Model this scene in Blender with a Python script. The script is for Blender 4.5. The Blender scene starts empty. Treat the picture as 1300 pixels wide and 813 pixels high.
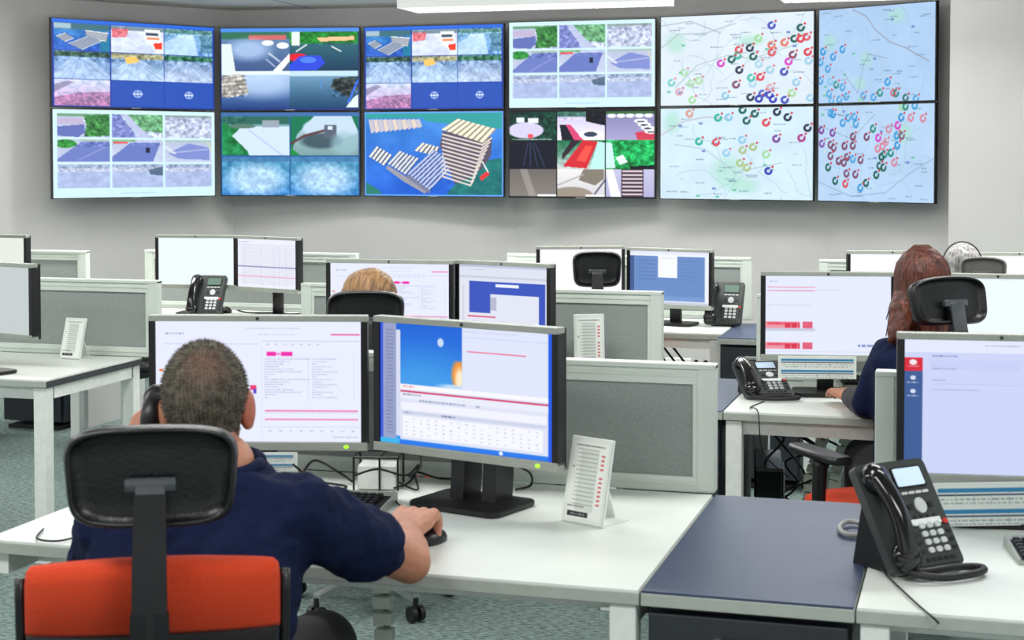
import bpy, bmesh, math, random
import numpy as np
from mathutils import Matrix, Vector
random.seed(4)
# ------------------------------------------------------------------ camera
F = 2000.0; CAMH = 1.60; PIT = math.radians(2.0); CX = 650.0
CY = 200 + F*math.tan(PIT)
AL = math.radians(16.374)
scn = bpy.context.scene
cd = bpy.data.cameras.new('camera'); cam = bpy.data.objects.new('camera', cd)
scn.collection.objects.link(cam); scn.camera = cam
cd.sensor_width = 36; cd.lens = F/1300*36; cd.clip_start = .05
cd.shift_y = -(406.5-CY)/1300
cam.location = (0, 0, CAMH)
cam.rotation_euler = (math.pi/2-PIT, 0, AL)
cd.dof.use_dof = True; cd.dof.focus_distance = 6.2; cd.dof.aperture_fstop = 8.5
# ------------------------------------------------------------------ view / world / lights
vs = scn.view_settings
vs.view_transform = 'Standard'; vs.look = 'None'; vs.gamma = 1; vs.use_curve_mapping = False
vs.exposure = 0.0
w = bpy.data.worlds.new('world'); scn.world = w; w.use_nodes = True
bg = w.node_tree.nodes['Background']; bg.inputs[0].default_value = (.93, .97, 1, 1); bg.inputs[1].default_value = 0.9
def area(name, loc, sx, sy, power, rot=(0, 0, 0), col=(1, 1, .99)):
    l = bpy.data.lights.new(name, 'AREA'); l.shape = 'RECTANGLE'; l.size = sx; l.size_y = sy
    l.energy = power; l.color = col
    o = bpy.data.objects.new(name, l); scn.collection.objects.link(o); o.location = loc; o.rotation_euler = rot
    return o
for lx in (-4.6, -2.1, 0.3):
    for ly in (1.6, 4.6):
        area('ceiling_and_fill_light', (lx, ly, 2.55), 1.4, .5, 34)
    area('ceiling_and_fill_light', (lx, 7.6, 2.33), 1.3, .25, 34)
for lx, ly, pw in ((-6.3, 8.2, 24), (-4.4, 9.4, 22), (-2.4, 9.5, 22), (-.9, 9.1, 16), (1.0, 8.6, 13)):  # row added along the display wall to brighten it
    area('ceiling_and_fill_light', (lx, ly, 2.66), 1.2, .15, pw*.95)
for lx, ly in ((-5.4, 8.2), (-3.8, 9.2), (-2.1, 9.0), (-.4, 8.6)):      # uplights added to brighten the ceiling and upper wall, no fixtures modelled
    area('ceiling_and_fill_light', (lx, ly, 2.3), 1.0, .25, 26, rot=(math.pi, 0, 0))
# ------------------------------------------------------------------ geometry helpers
fw = np.array([-math.sin(AL)*math.cos(PIT), math.cos(AL)*math.cos(PIT), -math.sin(PIT)])
rt = np.array([math.cos(AL), math.sin(AL), 0.]); up = np.cross(rt, fw)
OC = np.array([0, 0, CAMH])
def ray(px, py): return fw*F+rt*(px-CX)-up*(py-CY)
def atZ(px, py, z):
    r = ray(px, py); return Vector(OC+r*((z-CAMH)/r[2]))
def atY(px, py, y):
    r = ray(px, py); return Vector(OC+r*(y/r[1]))
def C(px, py, d): return Vector(OC+ray(px, py)*(d/F))
DZ = .73                                   # desk height
V = Vector
def RZ(a): return Matrix.Rotation(a, 4, 'Z')
def RX(a): return Matrix.Rotation(a, 4, 'X')
def RY(a): return Matrix.Rotation(a, 4, 'Y')
def T(*a): return Matrix.Translation(V(a))
def rad(a): return math.radians(a)

class G:
    """collects shapes into one mesh"""
    def __init__(s): s.bm = bmesh.new()
    def _add(s, b, M=None):
        if M is not None: bmesh.ops.transform(b, matrix=M, verts=b.verts)
        m = bpy.data.meshes.new('t'); b.to_mesh(m); b.free(); s.bm.from_mesh(m); bpy.data.meshes.remove(m)
        return s
    def box(s, c, size, M=None, bev=0, seg=2):
        b = bmesh.new(); bmesh.ops.create_cube(b, size=1)
        bmesh.ops.scale(b, vec=size, verts=b.verts)
        if bev: bmesh.ops.bevel(b, geom=b.edges[:], offset=bev, segments=seg, profile=.5, affect='EDGES')
        bmesh.ops.translate(b, vec=c, verts=b.verts)
        return s._add(b, M)
    def ell(s, c, r, M=None, u=20, v=12, R=None):
        b = bmesh.new(); bmesh.ops.create_uvsphere(b, u_segments=u, v_segments=v, radius=1)
        bmesh.ops.scale(b, vec=r if hasattr(r, '__len__') else (r, r, r), verts=b.verts)
        if R is not None: bmesh.ops.transform(b, matrix=R, verts=b.verts)
        bmesh.ops.translate(b, vec=c, verts=b.verts)
        return s._add(b, M)
    def cyl(s, c, r, h, M=None, seg=24, bev=0):
        b = bmesh.new(); bmesh.ops.create_cone(b, cap_ends=True, segments=seg, radius1=r, radius2=r, depth=h)
        if bev: bmesh.ops.bevel(b, geom=[e for e in b.edges if all(len(f.verts) > 4 or True for f in e.link_faces) and abs(e.verts[0].co.z-e.verts[1].co.z) < 1e-6], offset=bev, segments=2, affect='EDGES')
        bmesh.ops.translate(b, vec=c, verts=b.verts)
        return s._add(b, M)
    def loft(s, rings, M=None, cap=True, closed=True):
        b = bmesh.new(); R = [[b.verts.new(p) for p in r] for r in rings]; n = len(R[0])
        for i in range(len(R)-1):
            for j in range(n if closed else n-1):
                k = (j+1) % n
                b.faces.new((R[i][j], R[i][k], R[i+1][k], R[i+1][j]))
        if cap and closed:
            b.faces.new(R[0][::-1]); b.faces.new(R[-1])
        bmesh.ops.recalc_face_normals(b, faces=b.faces)
        return s._add(b, M)
    def tube(s, pts, r, seg=8, M=None, sub=0, sq=1.0):
        P = [V(p) for p in pts]
        rr = list(r) if hasattr(r, '__len__') else [r]*len(P)
        if sub:
            Q = []; q = []
            for i in range(len(P)-1):
                p0 = P[max(i-1, 0)]; p1 = P[i]; p2 = P[i+1]; p3 = P[min(i+2, len(P)-1)]
                for k in range(sub):
                    t = k/sub
                    Q.append(.5*((2*p1)+(p2-p0)*t+(2*p0-5*p1+4*p2-p3)*t*t+(3*p1-p0-3*p2+p3)*t**3)); q.append(rr[i]*(1-t)+rr[i+1]*t)
            Q.append(P[-1]); q.append(rr[-1]); P, rr = Q, q
        rings = []; nrm = None
        for i, p in enumerate(P):
            t = (P[min(i+1, len(P)-1)]-P[max(i-1, 0)]).normalized()
            if nrm is None:
                nrm = t.orthogonal().normalized() if abs(t.z) > .9 else t.cross(V((0, 0, 1))).normalized()
            nrm = (nrm-t*nrm.dot(t)).normalized(); bn = t.cross(nrm)
            rings.append([p+(nrm*math.cos(a)+bn*math.sin(a)*sq)*rr[i] for a in [2*math.pi*k/seg for k in range(seg)]])
        return s.loft(rings, M)
    def limb(s, pts, rr, seg=14):
        """tapered chain with round joints"""
        s.tube(pts, rr, seg=seg)
        for p, r in zip(pts, rr): s.ell(p, r*1.0, u=14, v=10)
        return s
    def prism(s, poly, y0, y1, M=None, bev=0):
        """polygon in local XZ extruded along Y"""
        b = bmesh.new()
        A = [b.verts.new((x, y0, z)) for x, z in poly]; B = [b.verts.new((x, y1, z)) for x, z in poly]
        n = len(A); b.faces.new(A); b.faces.new(B[::-1])
        for i in range(n): b.faces.new((A[i], B[i], B[(i+1) % n], A[(i+1) % n]))
        bmesh.ops.recalc_face_normals(b, faces=b.faces)
        if bev: bmesh.ops.bevel(b, geom=b.edges[:], offset=bev, segments=2, affect='EDGES')
        return s._add(b, M)
    def ob(s, name, mat, parent=None, loc=(0, 0, 0), rz=0, smooth=False, label=None):
        me = bpy.data.meshes.new(name); s.bm.to_mesh(me); s.bm.free()
        o = bpy.data.objects.new(name, me); scn.collection.objects.link(o)
        me.materials.append(mat); o.location = loc; o.rotation_euler = (0, 0, rz)
        if parent: o.parent = parent
        if smooth:
            me.polygons.foreach_set('use_smooth', [True]*len(me.polygons))
            if smooth != 'all':
                try: me.set_sharp_from_angle(angle=rad(38))
                except Exception: pass
        if label: o['label'] = label
        return o
def bright(im):
    a = np.clip(im.a, 0, 255)/255; g = a.mean(-1, keepdims=True); a = g+(a-g)*1.14
    a = .5+(a-.5)*1.15+.03; im.a = 255*np.clip(a, 0, 1); return im
def rrect(wd, ht, r, n=5, cx=0, cz=0):
    out = []
    for sx, sz, a0 in ((1, 1, 0), (-1, 1, 90), (-1, -1, 180), (1, -1, 270)):
        for k in range(n+1):
            a = rad(a0+90*k/n); out.append((cx+sx*(wd/2-r)+r*math.cos(a), cz+sz*(ht/2-r)+r*math.sin(a)))
    return out
def empty(name, loc, rz=0):
    o = bpy.data.objects.new(name, None); scn.collection.objects.link(o)
    o.location = loc; o.rotation_euler = (0, 0, rz); o.empty_display_size = .1
    return o
def tag(o, label, cat, group=None, kind=None):
    if label: o['label'] = label
    if cat: o['category'] = cat
    if group: o['group'] = group
    if kind: o['kind'] = kind
    return o
def remesh(o, vox, sm=4, disp=None):
    m = o.modifiers.new('r', 'REMESH'); m.mode = 'VOXEL'; m.voxel_size = vox; m.use_smooth_shade = True
    s = o.modifiers.new('s', 'SMOOTH'); s.iterations = sm; s.factor = .5
    if disp:
        t = bpy.data.textures.new('folds', 'CLOUDS'); t.noise_scale = disp[0]; t.noise_depth = 2
        d = o.modifiers.new('d', 'DISPLACE'); d.texture = t; d.strength = disp[1]; d.mid_level = .5; d.texture_coords = 'LOCAL'
    return o
# ------------------------------------------------------------------ materials
def lin(c):
    c = np.asarray(c, float)/255.
    return np.where(c <= .04045, c/12.92, ((c+.055)/1.055)**2.4)
def mat(name, c, rough=.5, metal=0, c2=None, scale=40, bump=0, bscale=None, stretch=None, spec=.5, sheen=0, sss=0, mixpow=(.35, .65), coat=0):
    m = bpy.data.materials.new(name); m.use_nodes = True; nt = m.node_tree; b = nt.nodes['Principled BSDF']
    b.inputs['Base Color'].default_value = (*lin(c), 1); b.inputs['Roughness'].default_value = rough
    b.inputs['Metallic'].default_value = metal; b.inputs['Specular IOR Level'].default_value = spec
    if sheen: b.inputs['Sheen Weight'].default_value = sheen
    if coat: b.inputs['Coat Weight'].default_value = coat
    if sss:
        b.inputs['Subsurface Weight'].default_value = sss; b.inputs['Subsurface Radius'].default_value = (.01, .004, .002)
    tc = nt.nodes.new('ShaderNodeTexCoord'); src = tc.outputs['Object']
    if stretch:
        mp = nt.nodes.new('ShaderNodeMapping'); mp.inputs['Scale'].default_value = stretch
        nt.links.new(src, mp.inputs[0]); src = mp.outputs[0]
    if c2 is None: c2 = tuple(min(255, x*1.03+1) for x in c)
    n = nt.nodes.new('ShaderNodeTexNoise'); n.inputs['Scale'].default_value = scale; n.inputs['Detail'].default_value = 4
    nt.links.new(src, n.inputs['Vector'])
    r = nt.nodes.new('ShaderNodeValToRGB'); r.color_ramp.elements[0].position = mixpow[0]; r.color_ramp.elements[1].position = mixpow[1]
    r.color_ramp.elements[0].color = (*lin(c), 1); r.color_ramp.elements[1].color = (*lin(c2), 1)
    nt.links.new(n.outputs['Fac'], r.inputs[0]); nt.links.new(r.outputs[0], b.inputs['Base Color'])
    if bump:
        n2 = nt.nodes.new('ShaderNodeTexNoise'); n2.inputs['Scale'].default_value = bscale or scale; n2.inputs['Detail'].default_value = 3
        nt.links.new(src, n2.inputs['Vector'])
        bp = nt.nodes.new('ShaderNodeBump'); bp.inputs['Strength'].default_value = bump; bp.inputs['Distance'].default_value = .005
        nt.links.new(n2.outputs['Fac'], bp.inputs['Height']); nt.links.new(bp.outputs[0], b.inputs['Normal'])
    return m
def emat(name, c, s):
    m = bpy.data.materials.new(name); m.use_nodes = True; b = m.node_tree.nodes['Principled BSDF']
    b.inputs['Base Color'].default_value = (*lin(c), 1)
    b.inputs['Emission Color'].default_value = (*lin(c), 1); b.inputs['Emission Strength'].default_value = s
    return m
def vmat(name, emit, rough=.4):
    """surface coloured by the picture painted on its own grid: emissive for displays, plain for print"""
    m = bpy.data.materials.new(name); m.use_nodes = True; nt = m.node_tree; b = nt.nodes['Principled BSDF']
    a = nt.nodes.new('ShaderNodeAttribute'); a.attribute_name = 'picture'
    b.inputs['Roughness'].default_value = rough
    if emit:
        b.inputs['Base Color'].default_value = (.01, .01, .012, 1); b.inputs['Specular IOR Level'].default_value = .15
        nt.links.new(a.outputs['Color'], b.inputs['Emission Color']); b.inputs['Emission Strength'].default_value = emit*1.08
    else: nt.links.new(a.outputs['Color'], b.inputs['Base Color'])
    return m
M = {}
M['wall'] = mat('grey_paint', (186, 185, 184), .85, c2=(190, 189, 188), scale=3, bump=.05, bscale=200)
M['wall_light'] = mat('pale_grey_paint', (188, 188, 187), .85, c2=(191, 191, 190), scale=3)
M['lam'] = mat('white_laminate', (224, 230, 224), .38, c2=(229, 234, 228), scale=6, spec=.4)
M['edge'] = mat('grey_edge_band', (168, 174, 166), .45)
M['dedge'] = mat('dark_edge_band', (58, 60, 64), .5)
M['frame'] = mat('pale_green_grey_aluminium', (214, 222, 214), .4, c2=(208, 217, 208), scale=8)
M['wmetal'] = mat('white_powder_coat', (226, 230, 225), .4)
M['fab'] = mat('grey_woven_fabric', (132, 139, 136), .95, c2=(160, 166, 163), scale=420, bump=.2, bscale=600, sheen=.2)
M['dark'] = mat('anthracite_laminate', (44, 48, 54), .5, c2=(48, 52, 58), scale=20, spec=.4)
M['dtop'] = mat('anthracite_top_screen_tint', (50, 63, 92), .40, c2=(54, 68, 97), scale=20, spec=.6)  # blue reflected from the video wall is put into the base colour
M['silver'] = mat('silver_plastic', (156, 161, 152), .4, c2=(162, 167, 158), scale=30, metal=.1)
M['alu'] = mat('brushed_aluminium', (190, 192, 190), .3, metal=.9)
M['blk'] = mat('black_plastic', (10, 10, 13), .4, c2=(13, 13, 16), scale=60)
M['blkm'] = mat('matt_black_plastic', (14, 15, 17), .6, c2=(18, 19, 21), scale=90)
M['gloss'] = mat('gloss_black_plastic', (10, 11, 14), .14, spec=.6)
M['phone'] = mat('charcoal_phone_plastic', (56, 62, 60), .42, c2=(56, 61, 60), scale=120)
M['ggrey'] = mat('dark_grey_gloss_plastic', (66, 70, 74), .2, spec=.6)
M['btn'] = mat('pale_button', (200, 205, 205), .4)
M['dbtn'] = mat('dark_button', (26, 28, 30), .4)
M['red'] = mat('red_button', (200, 50, 45), .4)
M['lcd'] = emat('phone_display', (185, 205, 225), .55)
M['lcdg'] = emat('dim_phone_display', (70, 96, 84), .6)
M['strip'] = mat('pale_paper_strip', (232, 238, 234), .6)
M['orange'] = mat('orange_upholstery', (200, 56, 16), .9, c2=(208, 63, 21), scale=200, bump=.3, bscale=500, sheen=.05)
M['leath'] = mat('black_leatherette', (8, 9, 11), .36, c2=(11, 12, 14), scale=60, bump=.15, bscale=120)
M['navy'] = mat('navy_cotton', (12, 22, 52), .9, c2=(15, 26, 60), scale=90, bump=.25, bscale=60, spec=.2)
M['bcloth'] = mat('black_cloth', (9, 9, 12), .9, c2=(14, 14, 18), scale=80, sheen=.1)
M['skin'] = mat('skin', (178, 120, 94), .5, c2=(190, 132, 104), scale=25, sss=.15, bump=.08, bscale=150)
M['skinr'] = mat('flushed_skin', (178, 96, 72), .5, c2=(188, 108, 82), scale=30, sss=.15)
M['hman'] = mat('short_grey_brown_hair', (58, 50, 44), .8, c2=(104, 96, 86), scale=70, bump=.9, bscale=160, stretch=(1, 1, .5))
M['hcrown'] = mat('thinning_crown_hair', (100, 74, 60), .8, c2=(112, 94, 80), scale=60)
M['hblond'] = mat('dark_blond_hair', (96, 64, 34), .55, c2=(158, 118, 70), scale=22, bump=.8, bscale=40, stretch=(6, 1.2, .5), sheen=.1)
M['hred'] = mat('auburn_hair', (44, 16, 10), .5, c2=(104, 46, 24), scale=24, bump=.9, bscale=34, stretch=(4, 4, .35))
M['hwhite'] = mat('white_blond_hair', (96, 94, 92), .55, c2=(176, 174, 172), scale=30, bump=.8, bscale=40, stretch=(3, 3, .3))
M['gchair'] = mat('grey_chair_shell', (104, 101, 98), .4)
M['cable'] = mat('black_cable_sheath', (16, 17, 19), .5)
M['gcable'] = mat('grey_cable_sheath', (150, 150, 150), .5)
M['spine'] = mat('white_green_cable_spine', (205, 214, 200), .5)
M['led'] = emat('green_led', (150, 230, 40), 1.2)
M['brass'] = mat('brass_lock', (170, 150, 110), .3, metal=.9)
M['scr'] = vmat('lit_display', .95)
M['print'] = vmat('printed_paper', 0, .6)
M['lampside'] = emat('lit_side_panel', (238, 240, 238), .45)
M['tube'] = emat('lit_diffuser', (255, 255, 250), 2.5)
def carpet():
    m = bpy.data.materials.new('flecked_grey_carpet'); m.use_nodes = True; nt = m.node_tree; b = nt.nodes['Principled BSDF']
    b.inputs['Roughness'].default_value = .95
    tc = nt.nodes.new('ShaderNodeTexCoord'); mp = nt.nodes.new('ShaderNodeMapping')
    mp.inputs['Rotation'].default_value = (0, 0, rad(35)); mp.inputs['Scale'].default_value = (1, 4.5, 1)
    n = nt.nodes.new('ShaderNodeTexNoise'); n.inputs['Scale'].default_value = 32; n.inputs['Detail'].default_value = 6; n.inputs['Roughness'].default_value = .75
    r = nt.nodes.new('ShaderNodeValToRGB'); r.color_ramp.elements[0].position = .4; r.color_ramp.elements[1].position = .62
    r.color_ramp.elements[0].color = (*lin((54, 72, 69)), 1); r.color_ramp.elements[1].color = (*lin((148, 170, 163)), 1)
    nt.links.new(tc.outputs['Object'], mp.inputs[0]); nt.links.new(mp.outputs[0], n.inputs['Vector'])
    nt.links.new(n.outputs['Fac'], r.inputs[0]); nt.links.new(r.outputs[0], b.inputs['Base Color'])
    bp = nt.nodes.new('ShaderNodeBump'); bp.inputs['Strength'].default_value = .4; bp.inputs['Distance'].default_value = .004
    nt.links.new(n.outputs['Fac'], bp.inputs['Height']); nt.links.new(bp.outputs[0], b.inputs['Normal'])
    return m
def ceilmat():
    m = bpy.data.materials.new('ceiling_tiles'); m.use_nodes = True; nt = m.node_tree; b = nt.nodes['Principled BSDF']
    b.inputs['Roughness'].default_value = .9
    tc = nt.nodes.new('ShaderNodeTexCoord'); br = nt.nodes.new('ShaderNodeTexBrick')
    br.offset = 0; br.inputs['Scale'].default_value = 1; br.inputs['Brick Width'].default_value = 1.2; br.inputs['Row Height'].default_value = .6
    br.inputs['Mortar Size'].default_value = .012
    for k, c in (('Color1', (214, 208, 200)), ('Color2', (210, 204, 196)), ('Mortar', (140, 138, 134))): br.inputs[k].default_value = (*lin(c), 1)
    nt.links.new(tc.outputs['Object'], br.inputs['Vector']); nt.links.new(br.outputs[0], b.inputs['Base Color'])
    return m
# ------------------------------------------------------------------ picture painter for screens and print
class Im:
    def __init__(s, w, h, c=(255, 255, 255)):
        s.w, s.h = w, h; s.a = np.zeros((h, w, 3)); s.a[:] = c
        s.U, s.Vv = np.meshgrid((np.arange(w)+.5)/w, (np.arange(h)+.5)/h)
        s.win = (0, 0, 1, 1)
    def sub(s, x0, y0, x1, y1): s.win = (x0, y0, x1, y1); return s
    def uv(s):
        x0, y0, x1, y1 = s.win
        return (s.U-x0)/(x1-x0), (s.Vv-y0)/(y1-y0)
    def put(s, m, c, al=1.0):
        u, v = s.uv(); m = np.asarray(m, float)*al
        m = np.where((u >= 0) & (u < 1) & (v >= 0) & (v < 1), m, 0)[..., None]
        s.a = s.a*(1-m)+np.asarray(c, float)*m
    def edge(s, d, soft): return np.clip(.5-d/soft, 0, 1)
    def rect(s, x0, y0, x1, y1, c, al=1):
        u, v = s.uv(); pw = 1/(s.w*(s.win[2]-s.win[0])); ph = 1/(s.h*(s.win[3]-s.win[1]))
        m = np.clip((u-x0)/pw+.5, 0, 1)*np.clip((x1-u)/pw+.5, 0, 1)*np.clip((v-y0)/ph+.5, 0, 1)*np.clip((y1-v)/ph+.5, 0, 1)
        s.put(m, c, al)
    def poly(s, P, c, al=1):
        u, v = s.uv(); ins = np.zeros(u.shape, bool); n = len(P)
        for i in range(n):
            xa, ya = P[i]; xb, yb = P[(i+1) % n]
            if ya == yb: continue
            ins ^= ((ya > v) != (yb > v)) & (u < (xb-xa)*(v-ya)/(yb-ya)+xa)
        s.put(ins, c, al)
    def line(s, p, q, wd, c, al=1, asp=1.7):
        u, v = s.uv(); px, py = p; dx, dy = (q[0]-px)*asp, q[1]-py; L = dx*dx+dy*dy+1e-12
        t = np.clip(((u-px)*asp*dx+(v-py)*dy)/L, 0, 1)
        d = np.hypot((u-px)*asp-t*dx, v-py-t*dy)
        s.put(s.edge(d-wd/2, 1.2/(s.h*(s.win[3]-s.win[1]))), c, al)
    def pline(s, P, wd, c, al=1, asp=1.7):
        for a, b in zip(P, P[1:]): s.line(a, b, wd, c, al, asp)
    def ell(s, cx, cy, rx, ry, c, al=1, soft=.1):
        u, v = s.uv(); d = np.hypot((u-cx)/rx, (v-cy)/ry)-1; s.put(s.edge(d, soft), c, al)
    def ring(s, cx, cy, r, wd, c, asp=1.7, gap=True, al=1):
        u, v = s.uv(); x = (u-cx)*asp; y = v-cy; d = np.abs(np.hypot(x, y)-r)-wd/2
        m = s.edge(d, 1.2/(s.h*(s.win[3]-s.win[1])))
        if gap: m = m*~((x > 0) & (y < 0) & (np.abs(x+y) < r*.36))
        s.put(m, c, al)
    def grad(s, ca, cb, al=1):
        u, v = s.uv(); t = np.clip(v, 0, 1)[..., None]; c = np.asarray(ca)*(1-t)+np.asarray(cb)*t
        m = np.where((u >= 0) & (u < 1) & (v >= 0) & (v < 1), al, 0)[..., None]; s.a = s.a*(1-m)+c*m
    def noise(s, n, amp, seed=0, region=None, tint=(1, 1, 1), stretch=1):
        rs = np.random.RandomState(seed); u, v = s.uv(); tot = 0; a = 1
        for o in range(3):
            k = n*2**o; g = rs.rand(k+2, int(k*1.6*stretch)+2)
            x = np.clip(u, 0, .999)*(g.shape[1]-1); y = np.clip(v, 0, .999)*(g.shape[0]-1)
            xi = x.astype(int); yi = y.astype(int); fx = x-xi; fy = y-yi
            tot = tot+a*((g[yi, xi]*(1-fx)+g[yi, xi+1]*fx)*(1-fy)+(g[yi+1, xi]*(1-fx)+g[yi+1, xi+1]*fx)*fy-.5); a *= .6
        m = (u >= 0) & (u < 1) & (v >= 0) & (v < 1)
        if region is not None: m = m & region(u, v)
        s.a = s.a+np.where(m, tot*amp*.7, 0)[..., None]*np.asarray(tint)
    def text(s, x0, y0, x1, y1, c, al=.6, seed=0, gap=.35):
        """a line of small unreadable writing"""
        rs = np.random.RandomState(seed); x = x0; h = y1-y0
        while x < x1:
            wd = h*rs.uniform(.8, 3)*.6; s.rect(x, y0, min(x+wd, x1), y1, c, al*rs.uniform(.5, 1)); x += wd+h*gap
def grid_obj(name, im, wd, ht, material, parent, org=(0, 0, 0), dy=(0, 0, 1), off=(0, 0, 0)):
    """rectangle wd x ht in local XZ (left-bottom at org), painted"""
    w_, h_ = im.w, im.h
    xs = np.linspace(0, wd, w_); zs = np.linspace(ht, 0, h_)
    X, Zz = np.meshgrid(xs, zs); dv = np.array(dy)
    co = np.stack([org[0]+X, org[1]+Zz*dv[1], org[2]+Zz*dv[2]], -1).reshape(-1, 3).astype(np.float32)
    me = bpy.data.meshes.new(name); me.vertices.add(len(co)); me.vertices.foreach_set('co', co.ravel())
    i = np.arange((h_-1)*(w_-1)); r = i//(w_-1); c = i % (w_-1); a = r*w_+c
    f = np.stack([a, a+w_, a+w_+1, a+1], -1).ravel().astype(np.int32)
    me.loops.add(len(f)); me.loops.foreach_set('vertex_index', f)
    me.polygons.add(len(i)); me.polygons.foreach_set('loop_start', (np.arange(len(i))*4).astype(np.int32))
    me.polygons.foreach_set('loop_total', np.full(len(i), 4, np.int32)); me.update(); me.validate()
    at = me.color_attributes.new('picture', 'FLOAT_COLOR', 'POINT')
    col = np.ones((w_*h_, 4), np.float32); col[:, :3] = lin(np.clip(im.a, 0, 255)).reshape(-1, 3)
    at.data.foreach_set('color', col.ravel())
    o = bpy.data.objects.new(name, me); scn.collection.objects.link(o); me.materials.append(material)
    if parent: o.parent = parent
    return o
# ------------------------------------------------------------------ camera-feed pictures
def cell_pallets(m):
    m.grad((70, 140, 190), (50, 90, 175)); m.noise(6, 60, 1); m.rect(0, 0, 1, .22, (70, 110, 120)); m.rect(0, .0, .3, .2, (200, 215, 225), .7)
    m.rect(.82, .5, 1, 1, (40, 130, 140), .7)
    for P, c in (([(.55, .22), (.97, .3), (.93, .62), (.6, .55)], (225, 228, 222)), ([(.04, .5), (.2, .36), (.36, .55), (.2, .7)], (210, 215, 215)), ([(.25, .75), (.6, .45), (.85, .62), (.5, .97)], (180, 190, 200))):
        m.poly(P, c)
        (ax, ay), (bx, by), (cx_, cy_), (dx, dy) = P
        for k in range(1, 6):
            t = k/6; m.line((ax+(dx-ax)*t, ay+(dy-ay)*t), (bx+(cx_-bx)*t, by+(cy_-by)*t), .03, (70, 80, 110), .8)
def cell_fire(m):
    m.grad((215, 220, 235), (205, 215, 245)); m.noise(5, 40, 2)
    m.rect(0, 0, 1, .15, (120, 140, 150)); m.poly([(.02, .1), (.33, .1), (.3, .4), (.02, .45)], (205, 120, 130)); m.noise(12, 80, 3, lambda u, v: (v < .4) & (u < .35))
    m.poly([(.64, .08), (.93, .08), (.98, .75), (.85, .8), (.62, .4)], (225, 228, 230)); m.rect(.66, .2, .9, .3, (60, 70, 90)); m.poly([(.8, .6), (.98, .55), (.98, .8), (.84, .82)], (215, 70, 50)); m.rect(.68, .38, .92, .45, (230, 120, 60))
def cell_icy(m, s=3, c=(150, 190, 215)):
    m.grad(c, (120, 160, 210)); m.noise(7, 130, s); m.poly([(0, .55), (.35, .2), (.6, .2), (.7, 1), (0, 1)], (205, 225, 240), .7)
    m.rect(.0, 0, 1, .16, (80, 120, 110), .8); m.noise(14, 120, s+1, lambda u, v: (v < .28) | (u > .8)); m.rect(.75, .2, 1, .9, (60, 100, 110), .5)
def cell_yard(m, s=5, sky=(60, 90, 80), gnd=(150, 175, 210), truck=None):
    m.grad((120, 150, 190), gnd); m.rect(0, 0, 1, .2, sky); m.noise(10, 130, s, lambda u, v: v < .38)
    m.poly([(.3, .22), (.62, .22), (1.1, 1), (-.1, 1)], (190, 208, 232), .6)
    for k in range(7): m.line((.45, .25), (-.2+k*.25, 1.1), .02, (90, 120, 170), .45)
    m.noise(6, 60, s+2)
    if truck: m.poly([(.25, .15), (.45, .1), (.55, .3), (.3, .4)], truck)
def cell_mud(m):
    m.grad((200, 210, 235), (190, 160, 195)); m.noise(6, 70, 7, None, (1, .7, 1)); m.poly([(0, .7), (.4, .5), (1, .45), (1, 1), (0, 1)], (150, 100, 140), .6)
    m.noise(14, 120, 8, lambda u, v: v > .5, (1, .6, .8)); m.poly([(0, .2), (.25, .05), (.35, .12), (0, .5)], (120, 110, 140), .6)
def cell_logo(m):
    m.rect(0, 0, 1, 1, (52, 86, 165)); m.ring(.5, .5, .13, .035, (190, 205, 235), 1.8, False); m.line((.42, .5), (.58, .5), .05, (215, 225, 240)); m.line((.5, .4), (.5, .6), .03, (215, 225, 240))
def cell_car(m, s=0):
    m.grad((196, 204, 226), (206, 214, 235)); m.noise(4, 20, s)
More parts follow.
